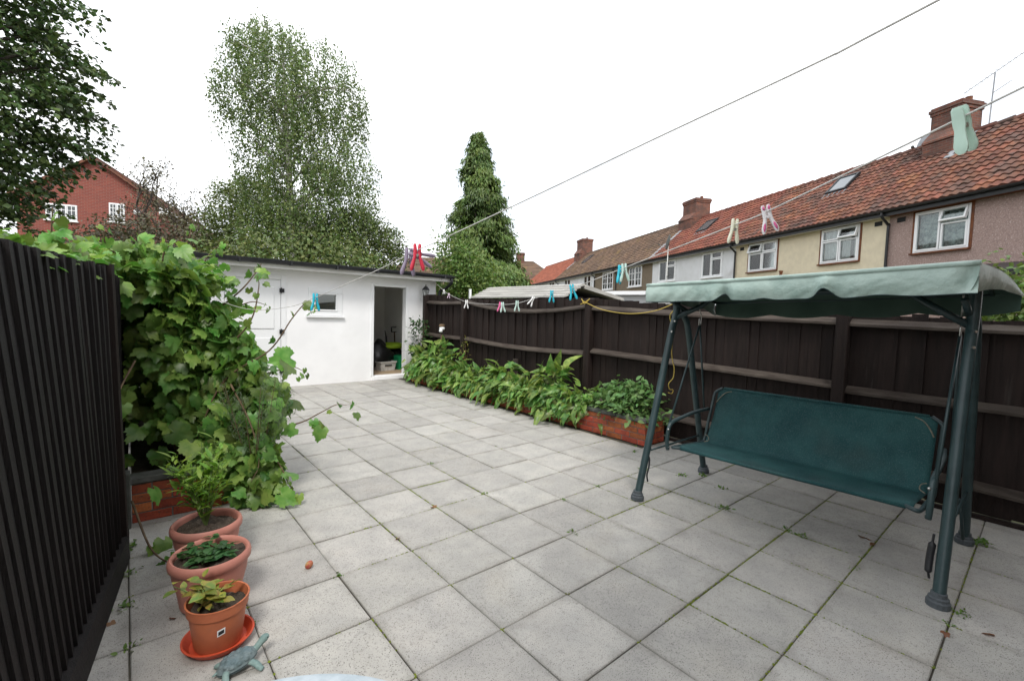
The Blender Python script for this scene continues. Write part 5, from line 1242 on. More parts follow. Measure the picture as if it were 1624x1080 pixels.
LAYOUT_R = [(.03, .49, .04, .96, 0), (.51, .97, .04, .64, 0), (.51, .97, .66, .96, 1)]
LAYOUT_SPLIT = [(.03, .49, .04, .64, 0), (.03, .49, .66, .96, 0), (.51, .97, .04, .64, 0), (.51, .97, .66, .96, 1)]
LAYOUT_SPLIT_L = [(.03, .49, .04, .64, 0), (.03, .49, .66, .96, 1), (.51, .97, .04, .64, 0), (.51, .97, .66, .96, 0)]
LAYOUT_T = [(.03, .47, .04, .96, 0), (.49, .97, .04, .70, 0), (.49, .97, .72, .96, 0)]
LAYOUT_2 = [(.03, .49, .04, .96, 0), (.51, .97, .04, .96, 0)]
def house(name, label, x0, x1, wallmat, roofmat, wins, rx0=None, rx1=None, chim=None, deep=6.0, pipes=(), frame='upvc'):
    xc = (x0 + x1) / 2; h = root(name, label, 'house', (HO + np.array([-.463, -.886, 0]) * xc).tolist(), HROT)
    w = MB(); wall_holes(w, x0 - xc, x1 - xc, -.06, 4.98, [(a - xc, b - xc, z0, z1) for (a, b, z0, z1, *_) in wins], 0, .22)
    w.build('front_wall', wallmat, h)
    w = MB(); w.box(x0 - xc, .225, -.06, x0 - xc + .2, deep, 4.97); w.build('party_wall', wallmat, h)
    w = MB(); w.box(x1 - xc - .2, .225, -.06, x1 - xc, deep, 4.97); w.build('party_wall', wallmat, h)
    w = MB(); w.box(x0 - xc, deep + .001, -.06, x1 - xc, deep + .2, 4.97); w.build('back_wall', wallmat, h)
    rx0 = x0 if rx0 is None else rx0; rx1 = x1 if rx1 is None else rx1
    rf = MB(); a, b = rx0 - xc, rx1 - xc
    rf.add([(a, -.28, 4.96), (b, -.28, 4.96), (b, 2.6, 7.53), (a, 2.6, 7.53), (b, 5.6, 4.9), (a, 5.6, 4.9)], [(0, 1, 2, 3), (3, 2, 4, 5), (0, 3, 5), (1, 4, 2), (0, 5, 4, 1)])
    roof_ = rf.build('roof', roofmat, h)
    tiled_roof('roof_tiles', roof_, a, b, roofmat)
    rd = MB(); n_ = int((b - a) / .45)
    for k in range(n_):
        q0, q1 = a + (b - a) * k / n_, a + (b - a) * (k + 1) / n_ - .012
        rd.tube([(q0, 2.6, 7.585 + rng.normal(0, .005)), (q1, 2.6, 7.60)], [.11, .125], 8, t=rng.random())
    o_ = rd.build('ridge_tiles', roofmat, roof_); o_['kind'] = 'stuff'
    g_ = MB(); half_gutter(g_, a, b, -.36, 4.99, .06); g_.build('gutter', M['black_plastic'], h)
    g_ = MB(); g_.box(a, -.296, 4.82, b, -.275, 4.985); g_.build('fascia', M['black_plastic'], h)
    g_ = MB(); g_.box(a, -.274, 4.84, b, -.001, 4.86); g_.build('soffit', M['offwhite'] if wallmat is not M['pink_dash'] else M['brown_trim'], h)
    for win in wins: house_window(h, win[0] - xc, win[1] - xc, win[2], win[3], win[4], *win[5:])
    for px in pipes:
        g_ = MB(); g_.tube(curve([(px - xc, -.36, 4.95), (px - xc, -.34, 4.80), (px - xc, -.08, 4.58), (px - xc, -.07, 4.4), (px - xc, -.07, 2.0), (px - xc, -.07, 0)], 5), .04, 8); g_.build('downpipe', M['black_plastic'], h, smooth=True)
    return h, xc, roof_
def chimney(roof_, x, yc, w_, d_, z0, z1, offset=True):
    c = MB()
    c.box(x - w_ / 2, yc - d_ / 2, z0, x + w_ / 2, yc + d_ / 2, z1)
    ch = c.build('chimney', M['chimney_brick'], roof_)
    c.v = []; c.f = []; c.m = []; c.t = []
    return ch
def stack(par_roof, x, yc, w_, d_, z0, z1):
    m_ = MB(); H_ = z1 - z0
    m_.box(x - w_ / 2, yc - d_ / 2, z0, x + w_ / 2, yc + d_ / 2, z1 - .26)
    m_.box(x - w_ / 2 - .03, yc - d_ / 2 - .03, z1 - .255, x + w_ / 2 + .03, yc + d_ / 2 + .03, z1 - .16)
    m_.box(x - w_ / 2 - .06, yc - d_ / 2 - .06, z1 - .155, x + w_ / 2 + .06, yc + d_ / 2 + .06, z1 - .06)
    m_.box(x - w_ / 2 - .02, yc - d_ / 2 - .02, z1 - .055, x + w_ / 2 + .02, yc + d_ / 2 + .02, z1)
    # lower shoulder on the garden side with its sloping tile weathering
    s0 = yc - d_ / 2 - .28
    m_.box(x - w_ / 2, s0, z0, x + w_ / 2, yc - d_ / 2 - .002, z0 + H_ * .36)
    m_.hexa([(x - w_ / 2 - .02, s0 - .03, z0 + H_ * .37), (x + w_ / 2 + .02, s0 - .03, z0 + H_ * .37), (x + w_ / 2 + .02, yc - d_ / 2 - .003, z0 + H_ * .37), (x - w_ / 2 - .02, yc - d_ / 2 - .003, z0 + H_ * .37),
             (x - w_ / 2 - .02, s0 - .03, z0 + H_ * .40), (x + w_ / 2 + .02, s0 - .03, z0 + H_ * .40), (x + w_ / 2 + .02, yc - d_ / 2 - .003, z0 + H_ * .58), (x - w_ / 2 - .02, yc - d_ / 2 - .003, z0 + H_ * .58)])
    ch = m_.build('chimney', M['chimney_brick'], par_roof)
    for k in range(4):
        m_ = MB(); xx = x - w_ * .36 + w_ * .24 * k; m_.lathe([(.10, z1 - .01), (.09, z1 + .05), (.095, z1 + .11 + .03 * (k % 2)), (.075, z1 + .11 + .03 * (k % 2)), (.07, z1)], 10, (xx, yc, 0)); m_.build('chimney_pot', M['brown_trim'], ch)
    return ch
def flash(par_roof, x, y0, y1, w_=.28):
    m_ = MB(); n_ = 12; sl_ = 2.58 / 2.9
    for k in range(n_):
        a = y0 + (y1 - y0) * k / n_; b = y0 + (y1 - y0) * (k + 1) / n_ + .03
        za, zb = 5.0 + (a + .3) * sl_ + .075, 5.0 + (b + .3) * sl_ + .085
        m_.hexa([(x - w_ / 2, a, za), (x + w_ / 2, a, za), (x + w_ / 2, b, zb - .01), (x - w_ / 2, b, zb - .01), (x - w_ / 2 + .03 * rng.random(), a, za + .018), (x + w_ / 2, a, za + .018), (x + w_ / 2, b, zb + .005), (x - w_ / 2, b, zb + .005)])
    m_.build('lead_flashing', M['lead'], par_roof)
def skylight(par_roof, x, s0, w_=.9, hgt=1.0, openq=.0):
    sl_ = math.atan2(2.58, 2.9); y0 = -.3 + s0 * math.cos(sl_); z0 = 5.0 + s0 * math.sin(sl_)
    m_ = MB(); b = .07
    m_.box(-w_ / 2, 0, .03, w_ / 2, b, .12); m_.box(-w_ / 2, hgt - b, .03, w_ / 2, hgt, .12); m_.box(-w_ / 2, b, .031, -w_ / 2 + b, hgt - b, .119); m_.box(w_ / 2 - b, b, .031, w_ / 2, hgt - b, .119)
    f_ = m_.build('skylight', M['black_plastic'], par_roof); f_.location = (x, y0, z0); f_.rotation_euler = (sl_ + openq, 0, 0)
    m_ = MB(); m_.box(-w_ / 2 + b, b, .085, w_ / 2 - b, hgt - b, .095); m_.build('pane', M['skyglass'], f_)
    m_ = MB(); m_.box(-w_ / 2 - .05, -.22, .02, w_ / 2 + .05, -.01, .05); m_.build('lead_apron', M['lead'], f_)
M['skyglass'] = pmat('skylight_glass', (0.10, 0.12, 0.13), None, rough=0.06, spec=1.0, coat=0.8)

hA, xa, rA = house('terraced_house', 'pinkish brown pebbledash house nearest the swing canopy, red tiled roof', 0.0, 7.2, M['pink_dash'], M['pantile'],
                   [(.76, 2.14, 3.62, 4.80, LAYOUT_R, 'lace', 'upvc', 'brown'), (4.6, 6.0, 3.62, 4.80, LAYOUT_R, 'lace', 'upvc', 'brown')], pipes=(.02,))
hB, xb_, rB = house('terraced_house', 'cream rendered house with two open top windows and red tiled roof', -6.9, -.004, M['cream_dash'], M['pantile'],
                    [(-2.40, -.95, 3.60, 4.82, LAYOUT_SPLIT, 'parted', 'upvc', 'brown'), (-6.05, -4.45, 3.60, 4.82, LAYOUT_SPLIT_L, 'net', 'upvc', 'brown')], pipes=(-6.86,))
hC, xc_, rC = house('terraced_house', 'white painted house with peeling corner and red tiled roof', -14.3, -6.904, M['white_wall'], M['pantile_clean'],
                    [(-9.35, -7.8, 3.58, 4.82, LAYOUT_T, 'half'), (-13.5, -11.75, 3.62, 4.82, LAYOUT_T, None)])
hD, xd_, rD = house('terraced_house', 'brown pebbledash house with small paned windows and brown tiled roof', -23.4, -14.304, M['brown_dash'], M['brown_tile'],
                    [(-17.4, -15.6, 3.50, 4.86, LAYOUT_2, None, 'upvc', True, (2, 3)), (-21.8, -19.9, 3.48, 4.82, LAYOUT_2, None, 'upvc', True, (2, 3))], pipes=(-19.3, -23.3))
hE, xe_, rE = house('terraced_house', 'white house under the far half of the brown tiled roof', -33.0, -23.404, M['white_wall'], M['brown_tile'],
                    [(-25.75, -24.1, 3.5, 4.86, LAYOUT_2, None), (-30.8, -29.1, 3.45, 4.86, LAYOUT_2, None)], pipes=(-32.7,))
hF, xf_, rF = house('terraced_house', 'furthest pale house of the row with orange tiled roof', -46.0, -33.004, M['white_wall'], M['orange_tile'], [(-35.8, -33.95, 4.3, 4.86, LAYOUT_2, None)])
stack(rB, -.16 - xb_, 2.55, .86, .85, 6.7, 8.60)
stack(rC, -13.9 - xc_, 2.55, 1.3, 1.0, 6.7, 8.75)
stack(rE, -32.4 - xe_, 2.55, 1.5, 1.1, 6.7, 9.1)
flash(rA, .42 - xa, 1.5, 2.5, .26); flash(rC, -14.28 - xc_, -.3, 2.5, .34); flash(rE, -32.9 - xe_, .9, 2.5, .4)
skylight(rB, -3.25 - xb_, 2.25, .85, .95, .06); skylight(rC, -11.3 - xc_, 2.0, .95, 1.0); skylight(rE, -29.0 - xe_, 2.0, 1.1, 1.1)
for (hh, xq, xcq) in ((hA, .35, xa), (hB, -.35, xb_), (hB, -6.5, xb_)):
    m_ = MB(); m_.box(xq - xcq - .12, -.014, 4.62, xq - xcq + .12, .01, 4.76); m_.build('air_brick', M['dark'], hh)
m_ = MB(); m_.tube([(-4.0 - xb_, -.18, 2.9), (-4.0 - xb_, -.18, 3.42)], .055, 8); m_.tube([(-4.0 - xb_, -.18, 3.43), (-4.0 - xb_, -.18, 3.5)], .075, 8); m_.build('flue', M['brown_trim'], hB)
# dark lean-to eave low on the pink house
m_ = MB(); m_.hexa([(2.55 - xa, -1.5, 2.70), (7.2 - xa, -1.5, 2.70), (7.2 - xa, -.005, 3.02), (2.55 - xa, -.005, 3.02), (2.55 - xa, -1.5, 2.82), (7.2 - xa, -1.5, 2.82), (7.2 - xa, -.005, 3.14), (2.55 - xa, -.005, 3.14)]); m_.build('lean_to_roof', M['black_plastic'], hA)
m_ = MB(); m_.box(2.6 - xa, -1.4, -.06, 7.1 - xa, -.006, 2.69); m_.build('lean_to_wall', M['pink_dash'], hA)

def HW(x, y, z):    # house row coordinates to world
    return (HO + np.array([-.463, -.886, 0]) * x + np.array([.886, -.463, 0]) * y + np.array([0, 0, z]))
def dish(label, x, y, z, r=.33, pole=None):
    d_ = root('satellite_dish', label, 'satellite dish', HW(x, y, z).tolist(), HROT - .3)
    m_ = MB(); m_.lathe([(0, .07), (r * .5, .05), (r * .85, .015), (r, 0), (r * .98, -.012), (r * .5, .035), (0, .055)], 20); o_ = m_.build('reflector', M['coping'] if pole else M['lead'], d_, smooth=True); o_.rotation_euler = (R_(80), 0, 0)
    m_ = MB(); m_.tube([(0, .02, -r * .9), (0, -r * 1.1, -r * .4)], .012, 6); m_.build('arm', M['lead'], d_)
    m_ = MB(); m_.ball((0, -r * 1.12, -r * .38), .05, nu=8, nv=6); m_.build('receiver', M['coping'], d_, smooth=True)
    if pole:
        m_ = MB(); m_.tube([(0, .03, .1), (0, .03, -pole)], .028, 6); m_.build('mast', M['offwhite'], d_)
        m_ = MB(); m_.tube([(-.1, .03, -pole * .83), (.75, .03, -pole * .83)], .02, 6); m_.build('bracket', M['coping'], d_)
    return d_
dish('grey satellite dish on a tall pole before the white house', -11.8, -.55, 5.72, .42, 2.3)
dish('pale satellite dish behind the nearest chimney', -1.1, 2.6, 7.75, .33)
ae = root('television_aerial', 'thin television aerial rising behind the nearest chimney', 'aerial', HW(.48, 2.95, 7.7).tolist(), HROT)
m_ = MB(); m_.tube([(0, 0, -.3), (.05, 0, 1.65)], .018, 6); m_.build('mast', M['lead'], ae)
m_ = MB(); m_.tube([(-.75, 0, 1.38), (.9, 0, 1.98)], .011, 5); m_.build('boom', M['lead'], ae)
for k in range(12):
    t = k / 11; p = np.array([-.7 + 1.5 * t, 0, 1.40 + .545 * t]); m_ = MB(); m_.tube([tuple(p + np.array([0, -.13, .0])), tuple(p + np.array([0, .13, 0]))], .006, 4); m_.build('element', M['lead'], ae)
m_ = MB(); m_.tube([(.03, 0, 1.05), (.48, 0, 1.22)], .010, 5); m_.build('spur', M['lead'], ae)

# houses beyond the end of the row
def far_house(label, c, rot, w_, d_, ze, zr, wallm, roofm, chimx=None):
    h = root('distant_house', label, 'house', (c[0], c[1], 0), rot)
    m_ = MB(); m_.box(-w_ / 2, -d_ / 2, -.06, w_ / 2, d_ / 2, ze - .01); m_.build('wall', wallm, h)
    m_ = MB(); a, b = w_ / 2 + .3, d_ / 2 + .3; rr_ = max(0.01, w_ / 2 - d_ / 2)
    m_.add([(-a, -b, ze), (a, -b, ze), (a, b, ze), (-a, b, ze), (-rr_, 0, zr), (rr_, 0, zr)], [(0, 1, 5, 4), (2, 3, 4, 5), (1, 2, 5), (3, 0, 4), (3, 2, 1, 0)]); rf = m_.build('roof', roofm, h)
    n_ = int((zr - ze) / .19)
    for k in range(n_):      # tile courses as real steps
        t0 = k / n_; m2 = MB(); q = [np.array(v) for v in ((-a, -b, ze), (a, -b, ze))]; top = [np.array((-rr_, 0, zr)), np.array((rr_, 0, zr))]
        p0, p1 = q[0] + (top[0] - q[0]) * t0, q[1] + (top[1] - q[1]) * t0; u0, u1 = q[0] + (top[0] - q[0]) * (t0 + 1 / n_), q[1] + (top[1] - q[1]) * (t0 + 1 / n_); o_ = np.array([0, -.05, .05])
        m2.add([p0 + o_, p1 + o_, u1 + o_ * .3, u0 + o_ * .3, p0, p1], [(0, 1, 2, 3), (4, 5, 1, 0)], 0, rng.random()); m2.build('tile_course', roofm, rf)
    if chimx is not None:
        m_ = MB(); m_.box(chimx - .55, -.4, ze + .8, chimx + .55, .4, zr + 1.1); m_.box(chimx - .62, -.47, zr + .85, chimx + .62, .47, zr + .98); m_.build('chimney', M['chimney_brick'], rf)
    return h
far_house('brown hip-roofed house with chimney beyond the end of the row', (41.5, 45.2), -.70, 9.5, 8, 5.3, 8.7, M['white_wall'], M['brown_tile'], -1.0)
far_house('distant house with dark brown roof seen beside the conifer', (30.6, 52.5), -.70, 12, 8, 5.6, 8.6, M['brown_dash'], M['brown_tile'], 3.6)

# red brick gabled house far left
M['farbrick'] = bpy.data.materials.new('far_red_brick'); M['farbrick'].use_nodes = True
_n = M['farbrick'].node_tree.nodes; _l = M['farbrick'].node_tree.links
_b = _n.new('ShaderNodeTexBrick'); _b.inputs['Color1'].default_value = (.26, .062, .042, 1); _b.inputs['Color2'].default_value = (.20, .048, .036, 1); _b.inputs['Mortar'].default_value = (.24, .14, .115, 1)
_b.inputs['Scale'].default_value = 1.0; _b.inputs['Brick Width'].default_value = .23; _b.inputs['Row Height'].default_value = .078; _b.inputs['Mortar Size'].default_value = .008
_tc = _n.new('ShaderNodeTexCoord'); _mp = _n.new('ShaderNodeMapping'); _mp.inputs['Rotation'].default_value = (R_(90), 0, 0)
_l.new(_tc.outputs['Object'], _mp.inputs['Vector']); _l.new(_mp.outputs['Vector'], _b.inputs['Vector']); _l.new(_b.outputs['Color'], _n['Principled BSDF'].inputs['Base Color']); _n['Principled BSDF'].inputs['Roughness'].default_value = .9
GA = math.atan2(-.314, .949)
gh = root('brick_house', 'red brick gabled house with white windows beyond the left trees', 'house', (-2.03, 30.37, 0), GA)
wl_, wr_ = -3.1, 2.75; za, zel, zer = 8.75, 6.55, 6.85
m_ = MB(); wall_holes(m_, wl_, wr_, -.06, 6.0, [(.55, 1.22, 5.65, 6.0), (-2.0, -.75, 5.5, 6.0)], 0, .3)
m_.build('gable_wall', M['farbrick'], gh)
m_ = MB(); hs_ = [(.55, 1.22, 6.0, 6.62), (-2.0, -.75, 6.0, 6.32)]
wall_holes(m_, wl_, wr_, 6.001, 6.65, hs_, 0, .3); m_.add([(wl_, 0, 6.651), (wr_, 0, 6.651), (0, 0, za), (wl_, .3, 6.651), (wr_, .3, 6.651), (0, .3, za)], [(0, 1, 2), (5, 4, 3), (0, 2, 5, 3), (1, 4, 5, 2)]); m_.build('gable_wall', M['farbrick'], gh)
m_ = MB(); m_.box(wr_ - .3, .305, -.06, wr_, 20, 6.5); m_.build('side_wall', M['farbrick'], gh)
m_ = MB(); m_.box(wl_, .305, -.06, wl_ + .3, 20, 6.5); m_.build('side_wall', M['farbrick'], gh)
m_ = MB(); m_.hexa([(wr_ + .35, -.25, 6.47), (wr_ + .35, 20, 6.47), (0, 20, za), (0, -.25, za), (wr_ + .35, -.25, 6.60), (wr_ + .35, 20, 6.60), (0, 20, za + .16), (0, -.25, za + .16)]); rf = m_.build('roof', M['pantile'], gh)
m_ = MB(); m_.hexa([(wl_ - .35, -.25, 6.40), (0, -.25, za - .001), (0, 20, za - .001), (wl_ - .35, 20, 6.40), (wl_ - .35, -.25, 6.53), (0, -.25, za + .159), (0, 20, za + .159), (wl_ - .35, 20, 6.53)]); m_.build('roof', M['pantile'], gh)
for k in range(14):
    t = k / 14; m2 = MB(); xa0, xa1 = (wr_ + .36) * (1 - t), (wr_ + .36) * (1 - (k + 1) / 14); z_0, z_1 = 6.61 + (za + .16 - 6.61) * t, 6.61 + (za + .16 - 6.61) * (k + 1) / 14
    m2.hexa([(xa0, -.27, z_0), (xa0, 20, z_0), (xa1, 20, z_1), (xa1, -.27, z_1), (xa0, -.27, z_0 + .05), (xa0, 20, z_0 + .05), (xa1, 20, z_1 + .02), (xa1, -.27, z_1 + .02)], 0, rng.random()); m2.build('tile_course', M['pantile'], rf)
m_ = MB(); m_.box(wr_ + .02, -.26, 6.25, wr_ + .42, -.2, 6.56); m_.build('eave_box', M['upvc'], gh)
m_ = MB(); m_.box(wr_ + .34, -.2, 6.36, wr_ + .44, 20, 6.46); m_.build('gutter', M['upvc'], gh)
house_window(gh, .55, 1.22, 5.65, 6.62, LAYOUT_2, None, 'upvc', True, (2, 4)); house_window(gh, -2.0, -.75, 5.5, 6.32, [(.02, .34, .04, .96, 0), (.35, .66, .04, .96, 0), (.67, .98, .04, .96, 0)], None, 'upvc', True, (2, 3))
m_ = MB(); m_.ball((1.75, -.1, 6.25), .16, sy=.6); m_.build('outside_lamp', M['upvc'], gh, smooth=True)

# neighbours' low roofs beyond the fence
M['ribbed'] = pmat('ribbed_sheet', (0.50, 0.49, 0.46), (0.38, 0.37, 0.35), 2.0, 0.7, stretch=(.6, .6, 8), stain=[((0.25, 0.24, 0.22), 2.5, .55, .75, .5)])
nr = root('neighbour_shed', 'pale ribbed roof of a neighbouring shed showing above the fence', 'shed', (5.0, 4.95, 0))
m_ = MB(); m_.box(.03, -1.3, -.06, 1.6, 1.3, 1.79); m_.build('wall', M['fence'], nr)
for k in range(5):
    m_ = MB(); x_ = -.04 + k * .105; z_ = 1.80 + k * .052
    m_.hexa([(x_, -1.45, z_), (x_ + .118, -1.45, z_ + .030), (x_ + .118, 1.38, z_ + .030), (x_, 1.38, z_), (x_, -1.45, z_ + .035), (x_ + .118, -1.45, z_ + .06), (x_ + .118, 1.38, z_ + .06), (x_, 1.38, z_ + .035)]); m_.build('roof_sheet', M['ribbed'], nr)
m_ = MB(); m_.hexa([(.51, -1.44, 1.98), (1.7, -1.44, 1.80), (1.7, 1.37, 1.80), (.51, 1.37, 1.98), (.51, -1.44, 2.06), (1.7, -1.44, 1.86), (1.7, 1.37, 1.86), (.51, 1.37, 2.06)]); m_.build('roof_sheet', M['ribbed'], nr)
m_ = MB(); m_.box(-.06, 1.39, 1.6, -.02, 1.43, 2.0); m_.build('post', M['upvc'], nr)
nw = root('neighbour_extension', 'white flat roof edge of a neighbouring extension behind the fence', 'extension', (8.5, 4.6, 0), .2)
m_ = MB(); m_.box(-1.2, -1.0, -.06, 1.2, 1.0, 1.95); m_.build('wall', M['white_wall'], nw)
m_ = MB(); m_.hexa([(-1.35, -1.15, 1.96), (1.35, -1.15, 2.0), (1.35, 1.15, 2.0), (-1.35, 1.15, 1.96), (-1.35, -1.15, 2.04), (1.35, -1.15, 2.10), (1.35, 1.15, 2.10), (-1.35, 1.15, 2.04)]); m_.build('roof', M['upvc'], nw)

# the house whose back door the garden starts from, behind the camera
M['yellow_brick'] = pmat('brown_stock_brick', (0.22, 0.14, 0.09), (0.16, 0.10, 0.07), 8, 0.9, 0.5, 40)
own = root('garden_house', 'brown brick back wall of the house behind the viewpoint, washing lines fixed to it', 'house', (1.6, -3.55, 0))
m_ = MB(); wall_holes(m_, -3.4, 3.4, -.06, 5.2, [(-2.6, -1.0, .9, 2.1), (.6, 1.5, .05, 2.1), (-2.4, -1.1, 3.4, 4.6), (.8, 2.1, 3.4, 4.6)], 0, -.25); m_.build('back_wall', M['yellow_brick'], own)
m_ = MB(); m_.add([(-3.5, .3, 5.2), (3.5, .3, 5.2), (3.5, -3.2, 7.6), (-3.5, -3.2, 7.6), (3.5, -6.7, 5.2), (-3.5, -6.7, 5.2)], [(0, 1, 2, 3), (3, 2, 4, 5), (0, 3, 5), (1, 4, 2), (5, 4, 1, 0)]); m_.build('roof', M['pantile'], own)
for (a, b, c, d) in ((-2.6, -1.0, .9, 2.1), (.6, 1.5, .05, 2.1), (-2.4, -1.1, 3.4, 4.6), (.8, 2.1, 3.4, 4.6)):
    f = MB(); f.box(a, -.12, c, b, -.05, c + .07); f.box(a, -.12, d - .07, b, -.05, d); f.box(a, -.12, c + .07, a + .07, -.05, d - .07); f.box(b - .07, -.12, c + .07, b, -.05, d - .07)
    wq = f.build('window' if c > .5 else 'door', M['upvc'], own); f = MB(); f.box(a + .07, -.09, c + .07, b - .07, -.08, d - .07); f.build('pane', M['glass'], wq)
    f = MB(); f.box(a, -.6, c, b, -.58, d); f.build('room_wall', M['dark'], wq)

# ================================================================== TREES
def crown_mass(name, parent, rows, n_cl, per, mode, lsize, tpl, mat, seed, depth=.8, jitter=.10, shell=.45, zmin=None):
    r0 = np.random.default_rng(seed); rows = sorted(rows); zs = np.array([r[0] for r in rows]); ul = np.array([r[1] for r in rows]); ur = np.array([r[2] for r in rows])
    zz = np.linspace(zs[0], zs[-1], 200); ww = np.interp(zz, zs, ur - ul); cdf = np.cumsum(ww); cdf /= cdf[-1]
    z = np.interp(r0.random(n_cl), cdf, zz); a, b = np.interp(z, zs, ul), np.interp(z, zs, ur); mid, hw = (a + b) / 2, (b - a) / 2
    th = r0.uniform(0, 2 * math.pi, n_cl); q = r0.random(n_cl) ** shell
    uu = mid + hw * q * np.cos(th); vv = hw * depth * q * np.sin(th)
    ax = np.array([0., 0, 0]); out = np.c_[np.cos(th), np.sin(th)]
    Pc = uu[:, None] * FX + vv[:, None] * FW + z[:, None] * UP
    od = out[:, :1] * FX + out[:, 1:] * FW
    ct = r0.random(n_cl)
    t = r0.random((n_cl, per)); 
    if mode == 'droop':
        L = r0.uniform(.45, 1.7, n_cl)[:, None, None]; P = Pc[:, None, :] + od[:, None, :] * (.12 * np.sin(t * 1.6))[..., None] - UP * (t[..., None] * L)
        ax = od * .25 - UP
    elif mode == 'spray':
        L = r0.uniform(.25, .8, n_cl)[:, None, None]; dr = od + UP * r0.normal(-.15, .25, n_cl)[:, None]; P = Pc[:, None, :] + dr[:, None, :] * (t[..., None] - .5) * L - UP * (.25 * t ** 2)[..., None]
        ax = dr
    elif mode == 'layer':     # flat fanning sprays with a drooping tip
        L = r0.uniform(.6, 1.5, n_cl)[:, None, None]; dr = od + UP * r0.normal(-.05, .15, n_cl)[:, None]; sd = np.cross(dr, UP)
        wdt = (r0.normal(0, .22, (n_cl, per)) * (.35 + .65 * (1 - t)))[..., None]
        P = Pc[:, None, :] + dr[:, None, :] * (t[..., None] - .7) * L + sd[:, None, :] * wdt - UP * (.30 * t ** 2.5)[..., None] * L
        ax = dr * .8 - UP * .25
    elif mode == 'frond':
        L = r0.uniform(.2, .55, n_cl)[:, None, None]; P = Pc[:, None, :] + od[:, None, :] * (t[..., None] - .6) * L - UP * (.55 * t ** 2)[..., None] * L
        ax = od * .7 - UP * .8
    else:
        L = .30; P = Pc[:, None, :] + r0.normal(0, 1, (n_cl, per, 3)) * L * .6; ax = od * .6 - UP * .2
    P = P + r0.normal(0, jitter, P.shape); P = P.reshape(-1, 3); n = len(P)
    ax = np.repeat(ax, per, 0); T = ax + r0.normal(0, .55, (n, 3)); Nn = np.repeat(od, per, 0) * .3 + UP * .8 + r0.normal(0, .6, (n, 3))
    tint = (np.repeat(ct, per) * .55 + r0.random(n) * .45)
    return tag(scatter(name, tpl, T, Nn, P, lsize * r0.uniform(.6, 1.3, n), mat, parent, tint, smooth=False), kind='stuff')
def limbs(parent, rows, h0, h1, mat, n, r0_, seed, trunk_r, top, lean=(0, 0)):
    r0 = np.random.default_rng(seed); m_ = MB()
    tr = curve([(0, 0, -.05), (lean[0] * .3, lean[1] * .3, top * .33), (lean[0] * .6, lean[1] * .6, top * .66), (lean[0], lean[1], top)], 6)
    m_.tube(tr, np.linspace(trunk_r, trunk_r * .18, len(tr)), 10); m_.build('trunk', mat, parent, smooth=True)
    rows = sorted(rows); zs = [r[0] for r in rows]
    for k in range(n):
        z = h0 + (h1 - h0) * (k + r0.random()) / n; i = min(len(tr) - 1, int(len(tr) * z / top)); p0 = tr[i]
        z1 = min(z + r0.uniform(.4, 1.6), zs[-1]); a, b = np.interp(z1, zs, [r[1] for r in rows]), np.interp(z1, zs, [r[2] for r in rows]); th = r0.uniform(0, 6.28)
        e = ((a + b) / 2 + (b - a) / 2 * .85 * math.cos(th)) * FX + (b - a) / 2 * .7 * math.sin(th) * FW + UP * z1
        c = curve([p0, p0 * .5 + e * .5 + UP * r0.uniform(.0, .4), e], 6); m_ = MB(); m_.tube(c, np.linspace(r0_ * (1.1 - .5 * k / n), .012, len(c)), 6); m_.build('branch', mat, parent, smooth=True)
BI = [(11.71, -1.51, -1.12), (11.35, -1.78, -0.68), (11.05, -2.11, 0.30), (10.74, -2.33, 1.3), (10.21, -2.66, 2.0), (9.57, -2.8, 2.3), (8.93, -2.68, 2.38), (8.29, -2.3, 2.39), (7.64, -2.0, 2.31), (6.99, -2.0, 2.8), (6.34, -1.9, 2.8), (5.68, -1.9, 2.9), (5.02, -1.9, 2.8), (4.57, -1.8, 2.6), (4.1, -1.5, 2.3)]
bt = root('birch_tree', 'tall silver birch with drooping leafy twigs behind the outbuilding', 'tree', (3.80, 15.61, 0))
limbs(bt, BI, 3.6, 9.5, M['bark_birch'], 26, .055, 2, .19, 10.4, (-.5 * .76, .5 * .6))
crown_mass('crown', bt, BI, 1400, 44, 'droop', .08, DIAMOND, M['birchleaf'], 4, .75, .075, .5)
CO = [(6.6, -0.33, -0.18), (6.23, -0.46, 0.0), (5.87, -0.53, 0.09), (5.64, -0.72, 0.2), (5.34, -0.57, 0.36), (4.89, -0.56, 0.55), (4.53, -0.74, 0.57), (4.17, -0.78, 0.76), (3.62, -0.88, 0.83), (3.26, -0.90, 0.97), (2.89, -0.97, 1.15), (2.52, -0.96, 1.27), (1.97, -0.95, 1.25)]
ct_ = root('conifer_tree', 'pointed green conifer with drooping sprays beyond the fence corner', 'tree', (7.14, 8.85, 0))
limbs(ct_, CO, 2, 5.6, M['bark_dark'], 14, .035, 3, .16, 6.5, (-.2, .17))
r0 = np.random.default_rng(5); zs = [r[0] for r in CO][::-1]; nb = 74; PP = []; TTt = []; NN = []; TI = []
